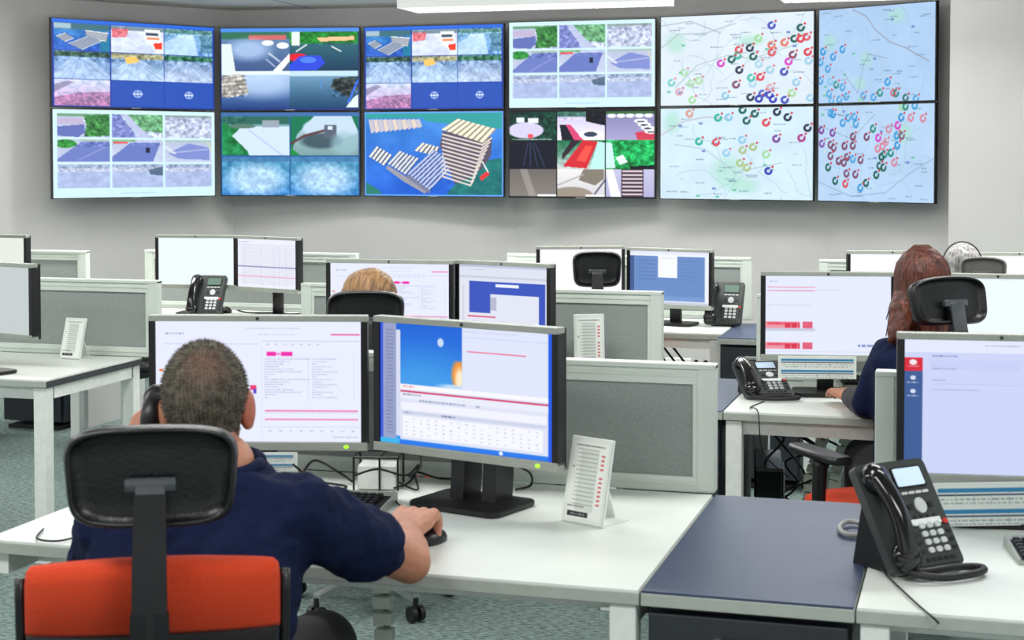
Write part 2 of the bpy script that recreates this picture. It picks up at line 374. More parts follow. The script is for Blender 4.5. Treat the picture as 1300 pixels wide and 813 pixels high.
def cell_green(m, s, k):
    cell_car(m, s)
    if k == 0:
        m.poly([(0, .55), (.5, .45), (.55, .75), (.4, 1), (0, .95)], (110, 122, 178)); m.poly([(0, .2), (.5, .2), (.5, .45), (0, .45)], (200, 190, 215)); m.rect(0, 0, 1, .12, (120, 160, 130)); m.poly([(.5, .1), (1, 0), (1, .95), (.5, .98), (.55, .5)], (64, 120, 70)); m.noise(12, 130, s, lambda u, v: u > .5, (.7, 1, .6))
    elif k == 1:
        m.poly([(0, .0), (.15, 0), (.5, 1), (0, 1)], (120, 130, 190), .8); m.noise(14, 110, s, lambda u, v: u < .25); m.poly([(.3, 0), (1, 0), (1, .8), (.6, .7)], (110, 165, 120), .9); m.noise(12, 150, s, lambda u, v: u > .35, (.8, 1, .8)); m.poly([(.2, 0), (.3, 0), (.75, 1), (.5, 1)], (200, 208, 235), .8)
    elif k == 2:
        m.noise(10, 150, s); m.rect(0, 0, 1, .1, (130, 150, 140), .7)
    elif k == 3:
        m.poly([(.45, .12), (1, .1), (1, .98), (0, .98), (0, .85)], (122, 136, 192)); m.ell(.15, .2, .22, .18, (60, 140, 70)); m.noise(12, 90, s, lambda u, v: v < .35); m.line((.4, .9), (.95, .3), .02, (220, 225, 240), .7); m.rect(.4, 0, 1, .1, (170, 190, 170), .7)
    elif k == 4:
        m.poly([(.35, .15), (.95, .15), (.8, .98), (0, .98), (0, .75)], (118, 132, 190)); m.rect(.02, .1, .3, .18, (215, 70, 80)); m.rect(0, 0, .45, .1, (110, 170, 110), .8); m.rect(.66, .35, .74, .58, (25, 30, 50)); m.noise(12, 60, s, lambda u, v: v < .25)
    elif k == 5:
        m.poly([(.5, .15), (.95, .35), (.95, .9), (.3, .85), (.05, .6)], (140, 152, 205)); m.line((.05, .6), (1, .4), .03, (235, 238, 248), .8); m.line((.9, .05), (1, .5), .03, (225, 230, 120), .7); m.line((0, .3), (.2, .6), .1, (235, 240, 245), .8); m.rect(0, 0, 1, .1, (170, 195, 180), .7)
    else:
        m.rect(0, .0, 1, .16, (150, 165, 190), .7); m.noise(14, 110, s, lambda u, v: v < .3); m.poly([(0, .35), (1, .3), (1, 1), (0, 1)], (178, 192, 226), .8); m.noise(6, 36, s)
        if k == 7: m.poly([(.7, .25), (1, .1), (1, .5), (.75, .45)], (70, 90, 110), .8)
def feed_nine_blue(w=220, h=124):
    m = Im(w, h, (40, 70, 150)); ys = (.045, .36, .68, .985); xs = (.01, .345, .675, .99); m.rect(0, 0, 1, .045, (60, 110, 200))
    fn = [cell_pallets, cell_fire, lambda q: cell_icy(q), lambda q: cell_yard(q, 5), lambda q: cell_yard(q, 9, (150, 150, 120), (170, 195, 215), (225, 190, 110)), lambda q: cell_yard(q, 13, (70, 120, 100), (170, 180, 200)), cell_mud, cell_logo, cell_logo]
    for k, f in enumerate(fn):
        i, j = k % 3, k//3; m.sub(xs[i]+.003, ys[j]+.005, xs[i+1]-.003, ys[j+1]-.005); f(m)
    m.sub(0, 0, 1, 1); return m
def feed_nine_white(w=220, h=124):
    m = Im(w, h, (222, 246, 255)); xs = (.02, .345, .67, .985); ys = (.04, .325, .61, .90)
    for k in range(9):
        i, j = k % 3, k//3; m.sub(xs[i]+.007, ys[j]+.01, xs[i+1]-.007, ys[j+1]-.012); cell_green(m, 20+k, k if k < 7 else (7 if k == 7 else 6))
    m.sub(0, 0, 1, 1); m.text(.4, .945, .62, .955, (120, 150, 180), .5); return m
def feed_traffic(w=220, h=124):
    m = Im(w, h, (30, 60, 120)); m.rect(0, 0, 1, .05, (90, 140, 210))
    m.sub(.01, .05, .5, .525); m.grad((110, 140, 170), (70, 90, 130)); m.rect(0, 0, 1, .18, (60, 110, 90)); m.rect(.4, .08, .95, .2, (190, 110, 110)); m.ell(.4, .45, .3, .25, (190, 210, 240), .7, .8); m.poly([(0, .3), (.14, .3), (.2, 1), (0, 1)], (215, 225, 225)); m.poly([(.75, 1), (1, .55), (1, .75), (.88, 1)], (235, 240, 245)); m.ell(.68, .28, .09, .07, (225, 230, 240)); m.ell(.9, .35, .09, .08, (230, 235, 245)); m.line((.7, .55), (.85, .75), .05, (220, 225, 240), .7); m.line((.66, .7), (.78, .88), .03, (220, 225, 240), .7)
    m.sub(.5, .05, .99, .525); m.grad((70, 120, 125), (24, 60, 85)); m.rect(0, 0, 1, .3, (40, 120, 50)); m.noise(12, 90, 4, lambda u, v: v < .33, (.5, 1, .5)); m.rect(.03, 0, .15, .35, (220, 230, 225)); m.poly([(.4, .15), (.95, .12), (.95, .22), (.45, .25)], (225, 190, 150)); m.line((.1, .5), (.25, .33), .03, (230, 235, 230)); m.line((.62, .38), (.75, .5), .03, (230, 235, 230)); m.ell(.12, .65, .14, .1, (200, 40, 60)); m.poly([(0, .85), (.15, .62), (.45, .6), (.52, .8), (.4, .98), (0, 1)], (56, 80, 200)); m.ell(.27, .72, .12, .08, (90, 130, 220))
    m.sub(.01, .525, .5, .97); m.grad((170, 195, 225), (40, 70, 120)); m.ell(.6, .35, .45, .35, (205, 222, 245), .6, .9); m.rect(0, 0, 1, .1, (220, 230, 240)); m.poly([(0, .12), (.32, .08), (.4, .62), (.1, .72), (0, .7)], (175, 172, 165)); m.noise(16, 160, 7, lambda u, v: (u < .37) & (v < .7) & (v > .1))
    for k in range(5): m.line((0, .2+k*.11), (.36, .14+k*.11), .02, (60, 70, 90), .6)
    m.sub(.5, .525, .99, .97); m.grad((130, 165, 190), (30, 70, 100)); m.rect(0, 0, 1, .14, (190, 215, 225)); m.poly([(.65, .2), (1, .15), (1, .5), (.88, .75), (.6, .45)], (50, 60, 60)); m.noise(14, 130, 8, lambda u, v: (u > .62) & (v > .2) & (v < .7)); m.line((1, .25), (.86, .85), .05, (70, 120, 220)); m.poly([(.82, 1), (.95, .7), (1, .65), (1, 1)], (215, 228, 225)); m.rect(.44, .2, .47, .5, (90, 140, 190), .7)
    m.sub(0, 0, 1, 1); return m
def feed_roundabout(w=220, h=124):
    m = Im(w, h, (40, 90, 140)); m.rect(0, 0, 1, .06, (70, 110, 160))
    m.sub(.01, .05, .495, .52); m.grad((90, 140, 140), (200, 220, 235)); m.rect(0, 0, 1, .2, (50, 100, 90)); m.poly([(0, .15), (.3, .35), (.4, 1), (0, 1)], (30, 120, 70)); m.noise(10, 80, 3, lambda u, v: u < .35); m.poly([(.3, .25), (1, .25), (1, 1), (.45, 1), (.15, .5)], (200, 215, 232)); m.rect(.6, .1, .85, .28, (150, 160, 170)); m.ell(.3, .25, .2, .06, (90, 120, 110)); m.line((.4, .35), (.9, 1), .03, (160, 180, 210), .7)
    m.sub(.505, .05, .99, .52); m.grad((190, 210, 225), (120, 150, 150)); m.poly([(0, 0), (.35, 0), (.1, .45), (0, 1)], (20, 110, 80)); m.ell(.6, .3, .42, .28, (190, 208, 222)); m.ell(.45, .62, .3, .2, (60, 80, 90), .9, .4); m.pline([(.0, .7), (.2, .5), (.5, .36)], .06, (90, 60, 60)); m.rect(.5, .22, .68, .55, (90, 100, 115)); m.rect(.55, .25, .62, .34, (210, 220, 230)); m.ell(.8, .7, .2, .3, (150, 180, 190), .7, .5); m.poly([(0, .8), (.15, 1), (0, 1)], (20, 130, 60)); m.poly([(.9, 0), (1, 0), (1, .4)], (20, 110, 80))
    for k, s in ((.01, 5), (.505, 6)):
        m.sub(k, .53, k+.485, .99); m.grad((80, 140, 165), (70, 130, 185)); m.ell(.5, .6, .42, .4, (190, 215, 238), .85, .7); m.noise(12, 70, s); m.rect(0, 0, 1, .14, (70, 110, 160), .6)
    m.sub(0, 0, 1, 1); return m
def feed_pallets(w=280, h=160):
    m = Im(w, h, (110, 160, 225)); m.rect(.01, .02, .99, .98, (76, 128, 200)); m.sub(.01, .02, .99, .98)
    m.grad((80, 140, 205), (44, 98, 190)); m.noise(4, 36, 3); m.rect(0, 0, 1, .06, (60, 150, 150))
    m.poly([(.4, 0), (1, 0), (1, .2), (.45, .1)], (60, 150, 150)); m.poly([(.62, .95), (.8, .6), (1, .55), (1, 1), (.6, 1)], (36, 110, 110)); m.noise(10, 60, 5, lambda u, v: (v > .6) & (u > .6), (.5, 1, .7)); m.poly([(0, .85), (.1, .95), (.12, 1), (0, 1)], (50, 120, 110))
    for k in range(11):
        x = .02+k*.035; m.poly([(x, .08), (x+.03, .07), (x+.05, .22-k*.006), (x+.02, .25-k*.006)], (214, 200, 190) if k % 2 else (190, 188, 196))
    def pallet(P, n, c, dark=(50, 60, 110)):
        a, b, c2, d = [np.array(q) for q in P]
        m.poly(P, dark)
        for k in range(n):
            t0, t1 = (k+.1)/n, (k+.72)/n
            m.poly([tuple(a+(b-a)*t0), tuple(a+(b-a)*t1), tuple(d+(c2-d)*t1), tuple(d+(c2-d)*t0)], c)
    pallet([(.08, .40), (.20, .52), (.14, .65), (.02, .53)][::1], 5, (216, 218, 214))
    pallet([(.25, .46), (.40, .56), (.30, .76), (.16, .62)], 6, (206, 212, 216))
    pallet([(.42, .36), (.55, .42), (.52, .52), (.36, .46)], 5, (222, 220, 208))
    m.poly([(.16, .64), (.3, .78), (.46, .95), (.44, .99), (.28, .84), (.15, .68)], (150, 150, 160))
    pallet([(.50, .45), (.68, .60), (.48, .95), (.31, .74)], 8, (176, 190, 222), (46, 60, 120))
    m.poly([(.31, .74), (.48, .95), (.47, .99), (.3, .79)], (120, 124, 150))
    # tall stack
    m.poly([(.57, .22), (.93, .3), (.92, .52), (.86, .68), (.66, .88), (.55, .4)], (92, 84, 100))
    for k in range(12):
        y = .25+k*.047; m.pline([(.57, y+.01), (.86-.008*k, y+.14-.002*k), (.925-.012*k, y+.06)], .02, (214, 206, 200))
    pallet([(.68, .07), (.96, .2), (.87, .37), (.56, .2)], 8, (236, 228, 206), (150, 140, 130))
    m.poly([(.84, .78), (.9, .7), (.91, .75), (.85, .83)], (205, 60, 60)); m.line((.86, .6), (.9, .72), .015, (235, 240, 240))
    m.sub(0, 0, 1, 1); return m
def feed_mixed(w=240, h=136):
    m = Im(w, h, (14, 18, 26)); xs = (.0, .333, .667, 1); ys = (.02, .345, .675, .985)
    def c0(q): q.rect(0, 0, 1, 1, (18, 60, 50)); q.noise(12, 90, 2, None, (.5, 1, .7)); q.ell(.35, .65, .38, .28, (205, 200, 225)); q.rect(.15, .2, .32, .38, (225, 228, 235)); q.rect(.4, .22, .62, .4, (225, 228, 240)); q.ell(.45, .85, .06, .08, (220, 90, 100))
    def c1(q): q.grad((190, 185, 215), (235, 232, 245)); q.poly([(.6, 0), (1, 0), (1, .5), (.85, .45), (.6, .35)], (12, 16, 30)); q.rect(0, 0, .6, .18, (70, 110, 100)); q.noise(12, 90, 3, lambda u, v: v < .3); q.poly([(.05, .45), (.2, .45), (.4, 1), (.1, 1)], (20, 25, 40)); q.poly([(.18, .45), (.28, .45), (.55, 1), (.36, 1)], (200, 80, 120)); q.ell(.7, .82, .24, .16, (235, 238, 245)); q.ell(.7, .8, .14, .09, (60, 70, 90))
    def c2(q):
        q.grad((130, 130, 165), (165, 160, 195)); q.rect(0, 0, 1, .1, (60, 100, 60)); q.poly([(.65, 1), (.6, .75), (1, .62), (1, 1)], (190, 70, 90))
        for k in range(5): q.ell(.12+k*.19, .16, .09, .07, (228, 230, 240))
        for k in range(4): q.ell(.72+k*.07, .35+k*.12, .14, .08, (228, 230, 240)); q.ell(.72+k*.07, .37+k*.12, .08, .03, (60, 65, 80))
    def c3(q):
        q.rect(0, 0, 1, 1, (16, 20, 34))
        for k in range(4): q.line((.4+k*.05, .1), (.3+k*.15, .9), .04, (90, 105, 150), .5)
    def c4(q): q.grad((30, 100, 70), (200, 205, 205)); q.noise(10, 60, 6); q.poly([(.55, .0), (.85, .05), (.62, .98), (.12, .9)], (190, 50, 60)); q.poly([(.6, .2), (.75, .2), (.6, .75), (.4, .7)], (225, 90, 80)); q.poly([(.85, .05), (1, .1), (1, 1), (.68, 1)], (185, 225, 220)); q.poly([(.3, 0), (.5, 0), (.1, .7), (.1, .5)], (50, 40, 50))
    def c5(q): q.rect(0, 0, 1, 1, (30, 150, 85)); q.noise(9, 170, 8, None, (.6, 1, .7)); q.poly([(.0, .1), (.12, .1), (.2, .95), (0, .95)], (200, 235, 240)); q.poly([(.2, .6), (.35, .5), (.45, .75), (.3, .85)], (220, 240, 245)); q.poly([(.5, .9), (1, .85), (1, 1), (.5, 1)], (10, 20, 30))
    def c6(q): q.grad((110, 105, 102), (130, 125, 122)); q.line((.3, 0), (.5, 1), .25, (175, 170, 166), .5); q.rect(.6, .93, 1, 1, (235, 235, 235))
    def c7(q): q.grad((226, 224, 222), (200, 200, 205)); q.poly([(.55, 0), (.98, 0), (.98, .35), (.8, .6), (.45, .4)], (128, 122, 112)); q.ell(.3, .95, .45, .3, (150, 140, 130)); q.line((.0, .6), (.55, .2), .05, (170, 165, 165)); q.line((1, .4), (.75, 1), .06, (90, 90, 110)); q.rect(.6, .93, 1, 1, (235, 235, 235))
    def c8(q):
        q.grad((190, 190, 215), (170, 170, 200)); q.rect(.32, 0, .78, 1, (70, 50, 70))
        for k in range(7): q.rect(.34, .04+k*.14, .76, .1+k*.14, (214, 205, 205))
        q.poly([(0, 0), (.15, 0), (.32, 1), (.1, 1)], (230, 232, 250))
    for k, f in enumerate((c0, c1, c2, c3, c4, c5, c6, c7, c8)):
        i, j = k % 3, k//3; m.sub(xs[i]+.003, ys[j], xs[i+1]-.003, ys[j+1]); f(m)
    m.sub(0, 0, 1, 1)
    for k in range(3): m.text(.02+.02*k, .33+.33*k*.0, .3, .34, (230, 230, 230), .5, k)
    return m
def map_feed(seed, base, marks, roads, greens, w=330, h=190):
    m = Im(w, h, base); m.noise(4, 12, seed)
    rs = np.random.RandomState(seed)
    for (x, y, rx, ry) in greens: m.ell(x, y, rx, ry, (168, 226, 200), .55, .8)
    for k in range(10):
        x, y = rs.rand(2); P = [(x, y)]; a = rs.rand()*6.28
        for i in range(9):
            a += rs.uniform(-.7, .7); x += .05*math.cos(a); y += .08*math.sin(a); P.append((x, y))
        m.pline(P, .007, (150, 178, 200), .45)
    for P, c in roads: m.pline(P, .013, c, .75)
    for k in range(34):
        x, y = rs.uniform(.02, .92), rs.uniform(.03, .96); m.text(x, y, x+rs.uniform(.04, .08), y+.013, (96, 120, 150), .7, k)
    for k in range(12):
        x, y = rs.uniform(.02, .92), rs.uniform(.03, .96); m.rect(x, y, x+.025, y+.025, [(90, 190, 150), (90, 120, 200), (190, 225, 215)][k % 3], .75)
    for x, y, c, al in marks:
        m.ring(x, y, .031, .026, c, 1.65, True, al); m.ell(x+.026, y-.045, .008, .013, (210, 40, 50), al*.95, .4)
    return m
BK = (34, 40, 70); RD = (222, 60, 74); BL = (50, 60, 180); GR = (20, 130, 110); LB = (120, 190, 225); SB = (50, 150, 215); YG = (150, 215, 130); MG = (215, 50, 190); PU = (120, 50, 150); OG = (230, 110, 80); MR = (120, 60, 90); TG = (40, 180, 150); OL = (170, 190, 120); PK = (215, 130, 150); DG = (20, 90, 80)
def mk(L, x0, y0, x1, y1): return [((x-x0)/(x1-x0), (y-y0)/(y1-y0), c, al) for x, y, c, al in L]
map1 = mk([(440, 84, BL, .9), (538, 96, DG, .95), (517, 133, DG, .95), (538, 134, RD, 1), (558, 128, RD, .8), (484, 145, OG, .9), (440, 152, OG, .8), (441, 178, RD, .85), (562, 180, RD, .95), (512, 188, MR, .9), (498, 211, MG, .9), (395, 127, YG, .7), (366, 160, BK, .95), (378, 190, DG, .95), (328, 165, RD, .9), (324, 186, TG, .8), (303, 198, DG, .95), (266, 211, MG, .9), (330, 236, BK, .95), (403, 262, RD, .95), (371, 264, TG, .8), (483, 246, BL, .9), (435, 238, LB, .6), (397, 217, LB, .5), (319, 287, MR, .9), (91, 275, TG, .5), (119, 309, PK, .6), (282, 325, LB, .7), (369, 332, BK, .95), (398, 338, BL, 1), (410, 320, BL, .8), (434, 325, BL, .9), (446, 340, BL, 1), (486, 343, BL, .9), (136, 240, YG, .5), (160, 280, YG, .6), (188, 270, YG, .6), (165, 338, YG, .7), (524, 283, LB, .6), (565, 210, LB, .6), (376, 285, LB, .5), (510, 320, YG, .7), (571, 338, LB, .6), (437, 300, PK, .6)], 52, 40, 582, 358)
map2 = mk([(156, 394, OG, .6), (257, 409, TG, .95), (294, 408, LB, .8), (342, 384, DG, .95), (384, 397, DG, .95), (356, 420, DG, .95), (423, 427, RD, .95), (460, 392, BK, 1), (496, 410, BK, 1), (563, 446, BK, .95), (543, 479, (170, 40, 130), .9), (458, 481, PU, .9), (190, 489, TG, .95), (250, 492, RD, .9), (341, 484, LB, .7), (286, 528, LB, .6), (343, 519, OL, .8), (379, 508, OL, .9), (424, 533, YG, .7), (334, 562, OL, .8), (358, 577, OL, .8), (432, 588, BL, 1)], 52, 375, 582, 685)
map3 = mk([(682, 153, SB, .9), (611, 157, SB, 1), (648, 176, SB, .9), (602, 192, SB, .8), (629, 215, SB, .8), (638, 257, LB, .8), (602, 253, SB, .8), (660, 268, GR, .7), (683, 277, SB, .7), (634, 297, SB, .7), (672, 317, SB, .7), (697, 308, SB, .7), (643, 320, SB, .6), (758, 308, SB, .7), (794, 313, SB, .7), (817, 299, GR, .8), (843, 265, SB, .9), (872, 302, GR, .9), (863, 300, RD, .6), (905, 318, DG, .8), (750, 325, YG, .6), (940, 322, SB, .8)], 596, 20, 1003, 328)
map4 = mk([(649, 376, SB, 1), (640, 372, SB, .8), (893, 354, YG, .8), (905, 354, GR, .9), (936, 352, SB, .8), (704, 390, SB, .8), (727, 387, SB, .8), (685, 408, SB, .9), (732, 412, SB, .8), (607, 433, PU, .9), (648, 443, PU, .9), (793, 430, GR, .9), (879, 420, MG, .95), (848, 433, PK, .8), (891, 392, SB, 1), (923, 394, PK, .9), (964, 397, PK, .9), (722, 458, MR, .95), (771, 459, MR, .95), (812, 463, MG, .9), (876, 455, SB, .9), (893, 456, MR, .8), (609, 482, PU, .8), (641, 486, MR, .9), (653, 497, MR, .9), (692, 491, MR, .95), (722, 490, MR, .95), (810, 501, PK, .9), (827, 493, PK, .9), (838, 478, PK, .7), (878, 490, SB, 1), (641, 527, MR, .9), (701, 531, MR, .9), (722, 538, SB, .8), (671, 545, MR, .9), (690, 551, MR, .9), (750, 541, MR, .9), (834, 521, GR, .9), (824, 530, DG, 1), (856, 516, GR, .9), (868, 550, PK, .9), (633, 568, DG, .95), (817, 562, DG, .9), (831, 567, DG, .9), (700, 590, MR, .9), (732, 593, MR, .9), (806, 594, DG, 1), (659, 617, DG, .95), (696, 627, RD, .95), (770, 623, DG, .95), (750, 641, SB, .95)], 596, 345, 1003, 690)
TANR = (196, 180, 190)
def mapA(): return map_feed(31, (226, 240, 250), map1, [([(0, .35), (.12, .2), (.3, .2), (.5, .1)], (170, 190, 190)), ([(.1, .8), (.25, .55), (.45, .45), (.6, .5), (.9, .35)], (180, 200, 200)), ([(.0, .1), (.2, .06), (.4, .2)], (160, 180, 190))], [(.1, .3, .06, .1), (.6, .3, .08, .06)])
def mapB(): return map_feed(37, (214, 238, 252), map2, [([(0, .3), (.15, .15), (.3, .1), (.45, .12)], TANR), ([(.1, .4), (.3, .45), (.5, .7), (.8, .6)], (180, 200, 205))], [(.45, .7, .1, .16), (.55, .85, .1, .08), (.08, .15, .05, .12)])
def mapC(): return map_feed(41, (176, 208, 242), map3, [([(.3, .02), (.42, .1), (.5, .25), (.62, .38), (.75, .45), (.95, .6)], (150, 150, 170)), ([(.2, .65), (.35, .9), (.4, .6), (.45, .5), (.6, .55)], (150, 170, 200))], [(.68, .12, .07, .07), (.1, .35, .05, .08), (.42, .55, .05, .07), (.37, .8, .05, .06)])
def mapD(): return map_feed(43, (184, 214, 244), map4, [([(.0, .2), (.3, .35), (.5, .1)], (150, 180, 200)), ([(0, .8), (.3, .95), (.6, .9), (.8, .7), (1, .55)], (150, 175, 205))], [(.75, .3, .06, .1)])
# desktop monitor pictures
GY = (120, 128, 160)
def pic_form(w=270, h=160, head=True):
    m = Im(w, h, (232, 236, 255)); m.text(.05, .1, .14, .115, GY, .7, 1); m.text(.44, .06, .7, .07, GY, .4, 2); m.text(.5, .11, .68, .12, GY, .3, 3)
    m.rect(.85, .108, .99, .12, (232, 80, 150)); m.rect(.52, .165, .99, .172, (200, 205, 230)); m.rect(.04, .19, .5, .196, (200, 205, 235))
    m.rect(.54, .255, .585, .29, (240, 40, 170)); m.rect(.61, .255, .665, .29, (240, 40, 170)); m.rect(.585, .262, .61, .284, (240, 150, 210))
    for k in range(7): m.text(.54+.04*k, .19, .555+.04*k, .2, GY, .5, k)
    m.rect(.515, .2, .518, .98, (214, 218, 240)); m.rect(.74, .3, .743, .66, (210, 214, 238)); m.rect(.96, .3, .963, .66, (210, 214, 238))
    for k in range(16):
        y = .31+k*.021
        m.text(.53, y, .53+[.2, .1, .07, .05, .12, .16, .03, .0][k % 8]+.02, y+.009, GY, .5, k+10)
        m.text(.76, y, .76+[.12, .08, .02, .1, .05][k % 5], y+.009, GY, .45, k+40)
    m.rect(.53, .735, .98, .745, (240, 90, 150)); m.rect(.53, .805, .98, .815, (240, 90, 150)); m.text(.53, .75, .98, .76, GY, .25, 5)
    for k in range(9): m.text(.55+.05*k, .9, .562+.05*k, .912, GY, .5, k)
    m.rect(.51, .87, 1, .875, (205, 210, 235)); m.text(.86, .95, .98, .96, GY, .5, 7)
    m.rect(.02, .4, .04, .42, (230, 120, 60)); m.rect(.0, .53, .02, .62, (190, 60, 170)); m.rect(.46, .53, .49, .57, (235, 60, 120)); m.rect(.475, .56, .49, .6, (90, 70, 200))
    return m
def pic_desktop(w=280, h=180):
    m = Im(w, h, (40, 120, 230)); m.grad((24, 100, 215), (50, 150, 235)); m.ell(.25, .55, .35, .3, (90, 185, 240), .5, 1)
    m.rect(.0, 0, .1, 1, (150, 160, 200)); m.rect(.1, .06, .125, .93, (214, 220, 240)); m.rect(0, 0, .02, 1, (60, 90, 220))
    for k in range(30): m.text(.04, .06+k*.029, .085, .072+k*.029, (90, 100, 130), .6, k)
    m.ell(.365, .14, .018, .035, (215, 230, 245), .9, .3)
    m.sub(.42, .28, .49, .48); m.ell(.75, .55, .6, .6, (240, 150, 60), 1, .5); m.ell(.8, .7, .35, .4, (250, 235, 200), 1, .8); m.sub(0, 0, 1, 1)
    m.ell(.46, .49, .1, .02, (220, 235, 250), .8, .8)
    m.rect(.49, .0, .97, .5, (222, 228, 250)); m.rect(.52, .19, .85, .2, (232, 110, 140)); m.text(.5, .03, .8, .045, GY, .2, 3); m.rect(.49, .08, .97, .085, (200, 206, 235))
    m.rect(.125, .5, .97, .955, (222, 226, 244)); m.rect(.125, .505, .97, .54, (245, 246, 250)); m.text(.14, .512, .21, .525, (230, 90, 90), .7, 3)
    m.rect(.125, .552, .97, .568, (208, 60, 110)); m.rect(.125, .568, .97, .62, (232, 234, 248)); m.text(.14, .578, .25, .59, (90, 95, 120), .8, 4); m.text(.24, .62, .51, .634, GY, .9, 5); m.text(.57, .62, .59, .634, GY, .9, 6)
    m.rect(.13, .65, .96, .71, (240, 241, 252)); m.rect(.13, .72, .96, .745, (205, 210, 232)); m.text(.15, .725, .19, .74, GY, .7, 6); m.text(.37, .725, .45, .74, (90, 95, 130), .8, 7)
    m.rect(.14, .76, .94, .93, (244, 245, 252))
    for i in range(18):
        for j in range(5):
            if (i*7+j*3) % 5: m.text(.155+i*.044, .775+j*.032, .17+i*.044, .785+j*.032, GY, .45, i+j)
    m.rect(.0, .962, 1, 1, (40, 120, 235)); m.rect(.97, 0, 1, 1, (30, 90, 230)); m.rect(.0, .955, .12, 1, (60, 180, 240)); m.ell(.71, .975, .01, .015, (240, 245, 255))
    return m
def pic_side(w=190, h=200):
    m = Im(w, h, (204, 212, 246)); m.rect(0, 0, 1, .1, (226, 230, 250)); m.text(.42, .04, .6, .05, GY, .5, 1)
    m.rect(.0, .14, .1, 1, (62, 92, 150)); m.rect(.0, .14, .1, .24, (214, 40, 60)); m.ell(.05, .175, .02, .02, (240, 230, 235)); m.text(.02, .2, .08, .21, (240, 200, 210), .8, 2)
    for y in (.29, .39): m.ell(.05, y, .015, .015, (210, 220, 240)); m.text(.02, y+.03, .08, y+.04, (200, 210, 235), .8, 3)
    m.rect(.14, .2, .6, .205, (190, 198, 235)); m.rect(.14, .15, .6, .23, (196, 205, 243), .6); m.text(.15, .12, .28, .132, (90, 96, 150), .7, 3); m.text(.15, .215, .27, .225, GY, .6, 4); m.text(.15, .3, .22, .31, GY, .6, 5); m.rect(.15, .33, .6, .335, (186, 194, 232)); m.text(.15, .37, .4, .378, GY, .5, 6); m.text(.66, .2, .8, .208, GY, .5, 8)
    return m
def pic_red(w=190, h=120):
    m = Im(w, h, (228, 234, 254)); m.text(.04, .07, .1, .085, GY, .7, 1); m.rect(.02, .145, .4, .155, (232, 140, 160)); m.rect(.02, .19, .4, .2, (232, 140, 160)); m.text(.1, .19, .38, .2, (220, 60, 90), .7, 2); m.text(.02, .37, .38, .38, GY, .4, 3); m.text(.42, .18, .6, .19, GY, .3, 3)
    for y in (.58, .84):
        m.rect(.0, y, .28, y+.085, (236, 150, 165)); m.text(.02, y+.01, .27, y+.04, (222, 40, 70), .8, 4, .1); m.text(.16, y+.02, .28, y+.08, (215, 40, 70), .9, 5, .1); m.rect(.3, y, .38, y+.085, (225, 60, 90), .8)
    m.rect(.0, .665, .4, .70, (200, 205, 220)); m.text(.74, .86, .9, .89, (70, 90, 160), .7, 7); m.rect(0, .95, 1, .955, (200, 206, 230))
    return m
def pic_form2(w=180, h=120):
    m = pic_form(w, h); return m
def pic_window(w=140, h=100):
    m = Im(w, h, (222, 226, 240)); m.rect(0, 0, 1, .04, (190, 196, 220)); m.rect(0, .16, 1, .185, (200, 204, 220)); m.text(.1, .07, .3, .08, GY, .5, 1); m.rect(0, .2, .1, 1, (226, 228, 240)); m.text(.04, .3, .06, .9, GY, .3, 2)
    m.rect(.12, .23, .97, 1, (56, 84, 190)); m.rect(.12, .66, .4, 1, (228, 230, 242)); m.rect(.1, .7, .42, .715, (220, 80, 120)); m.rect(.42, .26, .68, .3, (236, 240, 250)); m.rect(.36, .4, .9, 1, (225, 228, 242)); m.text(.36, .44, .43, .62, GY, .5, 3); m.rect(.1, .68, .42, 1, (226, 228, 242)); m.rect(.1, .7, .42, .72, (215, 70, 115)); m.text(.12, .78, .4, .79, GY, .5, 4); m.text(.12, .86, .4, .87, GY, .5, 5)
    return m
def pic_blank(w=100, h=64, c=(238, 250, 255)):
    m = Im(w, h, c); m.text(.3, .02, .7, .03, GY, .3, 1); return m
def pic_table(w=110, h=90):
    m = Im(w, h, (238, 240, 250)); m.text(.02, .06, .2, .08, GY, .5, 1); m.rect(.0, .12, 1, .13, (200, 200, 225))
    for k in range(26): m.text(.06, .16+k*.03, .96, .172+k*.03, (120, 124, 160), .35, k)
    for k in (.12, .4, .62, .7, .82): m.rect(k, .15, k+.006, .95, (205, 208, 228))
    m.rect(0, .56, 1, .58, (120, 124, 175)); m.rect(0, .76, 1, .775, (235, 140, 170)); return m
def pic_blue(w=120, h=90):
    m = Im(w, h, (236, 240, 252)); m.rect(0, .0, 1, .05, (226, 232, 250)); m.rect(.06, .1, .94, .93, (106, 142, 200)); m.rect(0, .1, .06, .93, (70, 96, 150)); m.grad((236, 240, 252), (236, 240, 252), 0); m.rect(.06, .85, .94, .93, (120, 156, 212))
    for k in range(6): m.text(.1, .18+k*.07, .34, .192+k*.07, (60, 80, 130), .7, k); m.text(.6, .18+k*.07, .85, .19+k*.07, (70, 95, 150), .5, k)
    m.rect(.36, .08, .6, .5, (246, 248, 255)); m.text(.4, .13, .56, .14, GY, .6, 3); m.rect(.0, .95, 1, 1, (200, 204, 220)); return m
def pic_cream(w=80, h=60):
    m = Im(w, h, (232, 236, 226)); m.text(.3, .45, .7, .47, GY, .5, 1); m.text(.3, .6, .6, .62, GY, .4, 2); return m
def pic_pop(w=90, h=120):
    m = Im(w, h, (196, 204, 204)); m.rect(0, .05, .42, .86, (218, 226, 246)); m.rect(0, .12, .4, .14, (50, 70, 150)); m.text(0, .06, .35, .08, (40, 60, 140), .7, 2); m.rect(0, .8, .36, .84, (50, 130, 190)); m.ring(.02, .38, .05, .02, (60, 60, 90), 1, False); m.text(0, .2, .3, .21, GY, .5, 1); return m
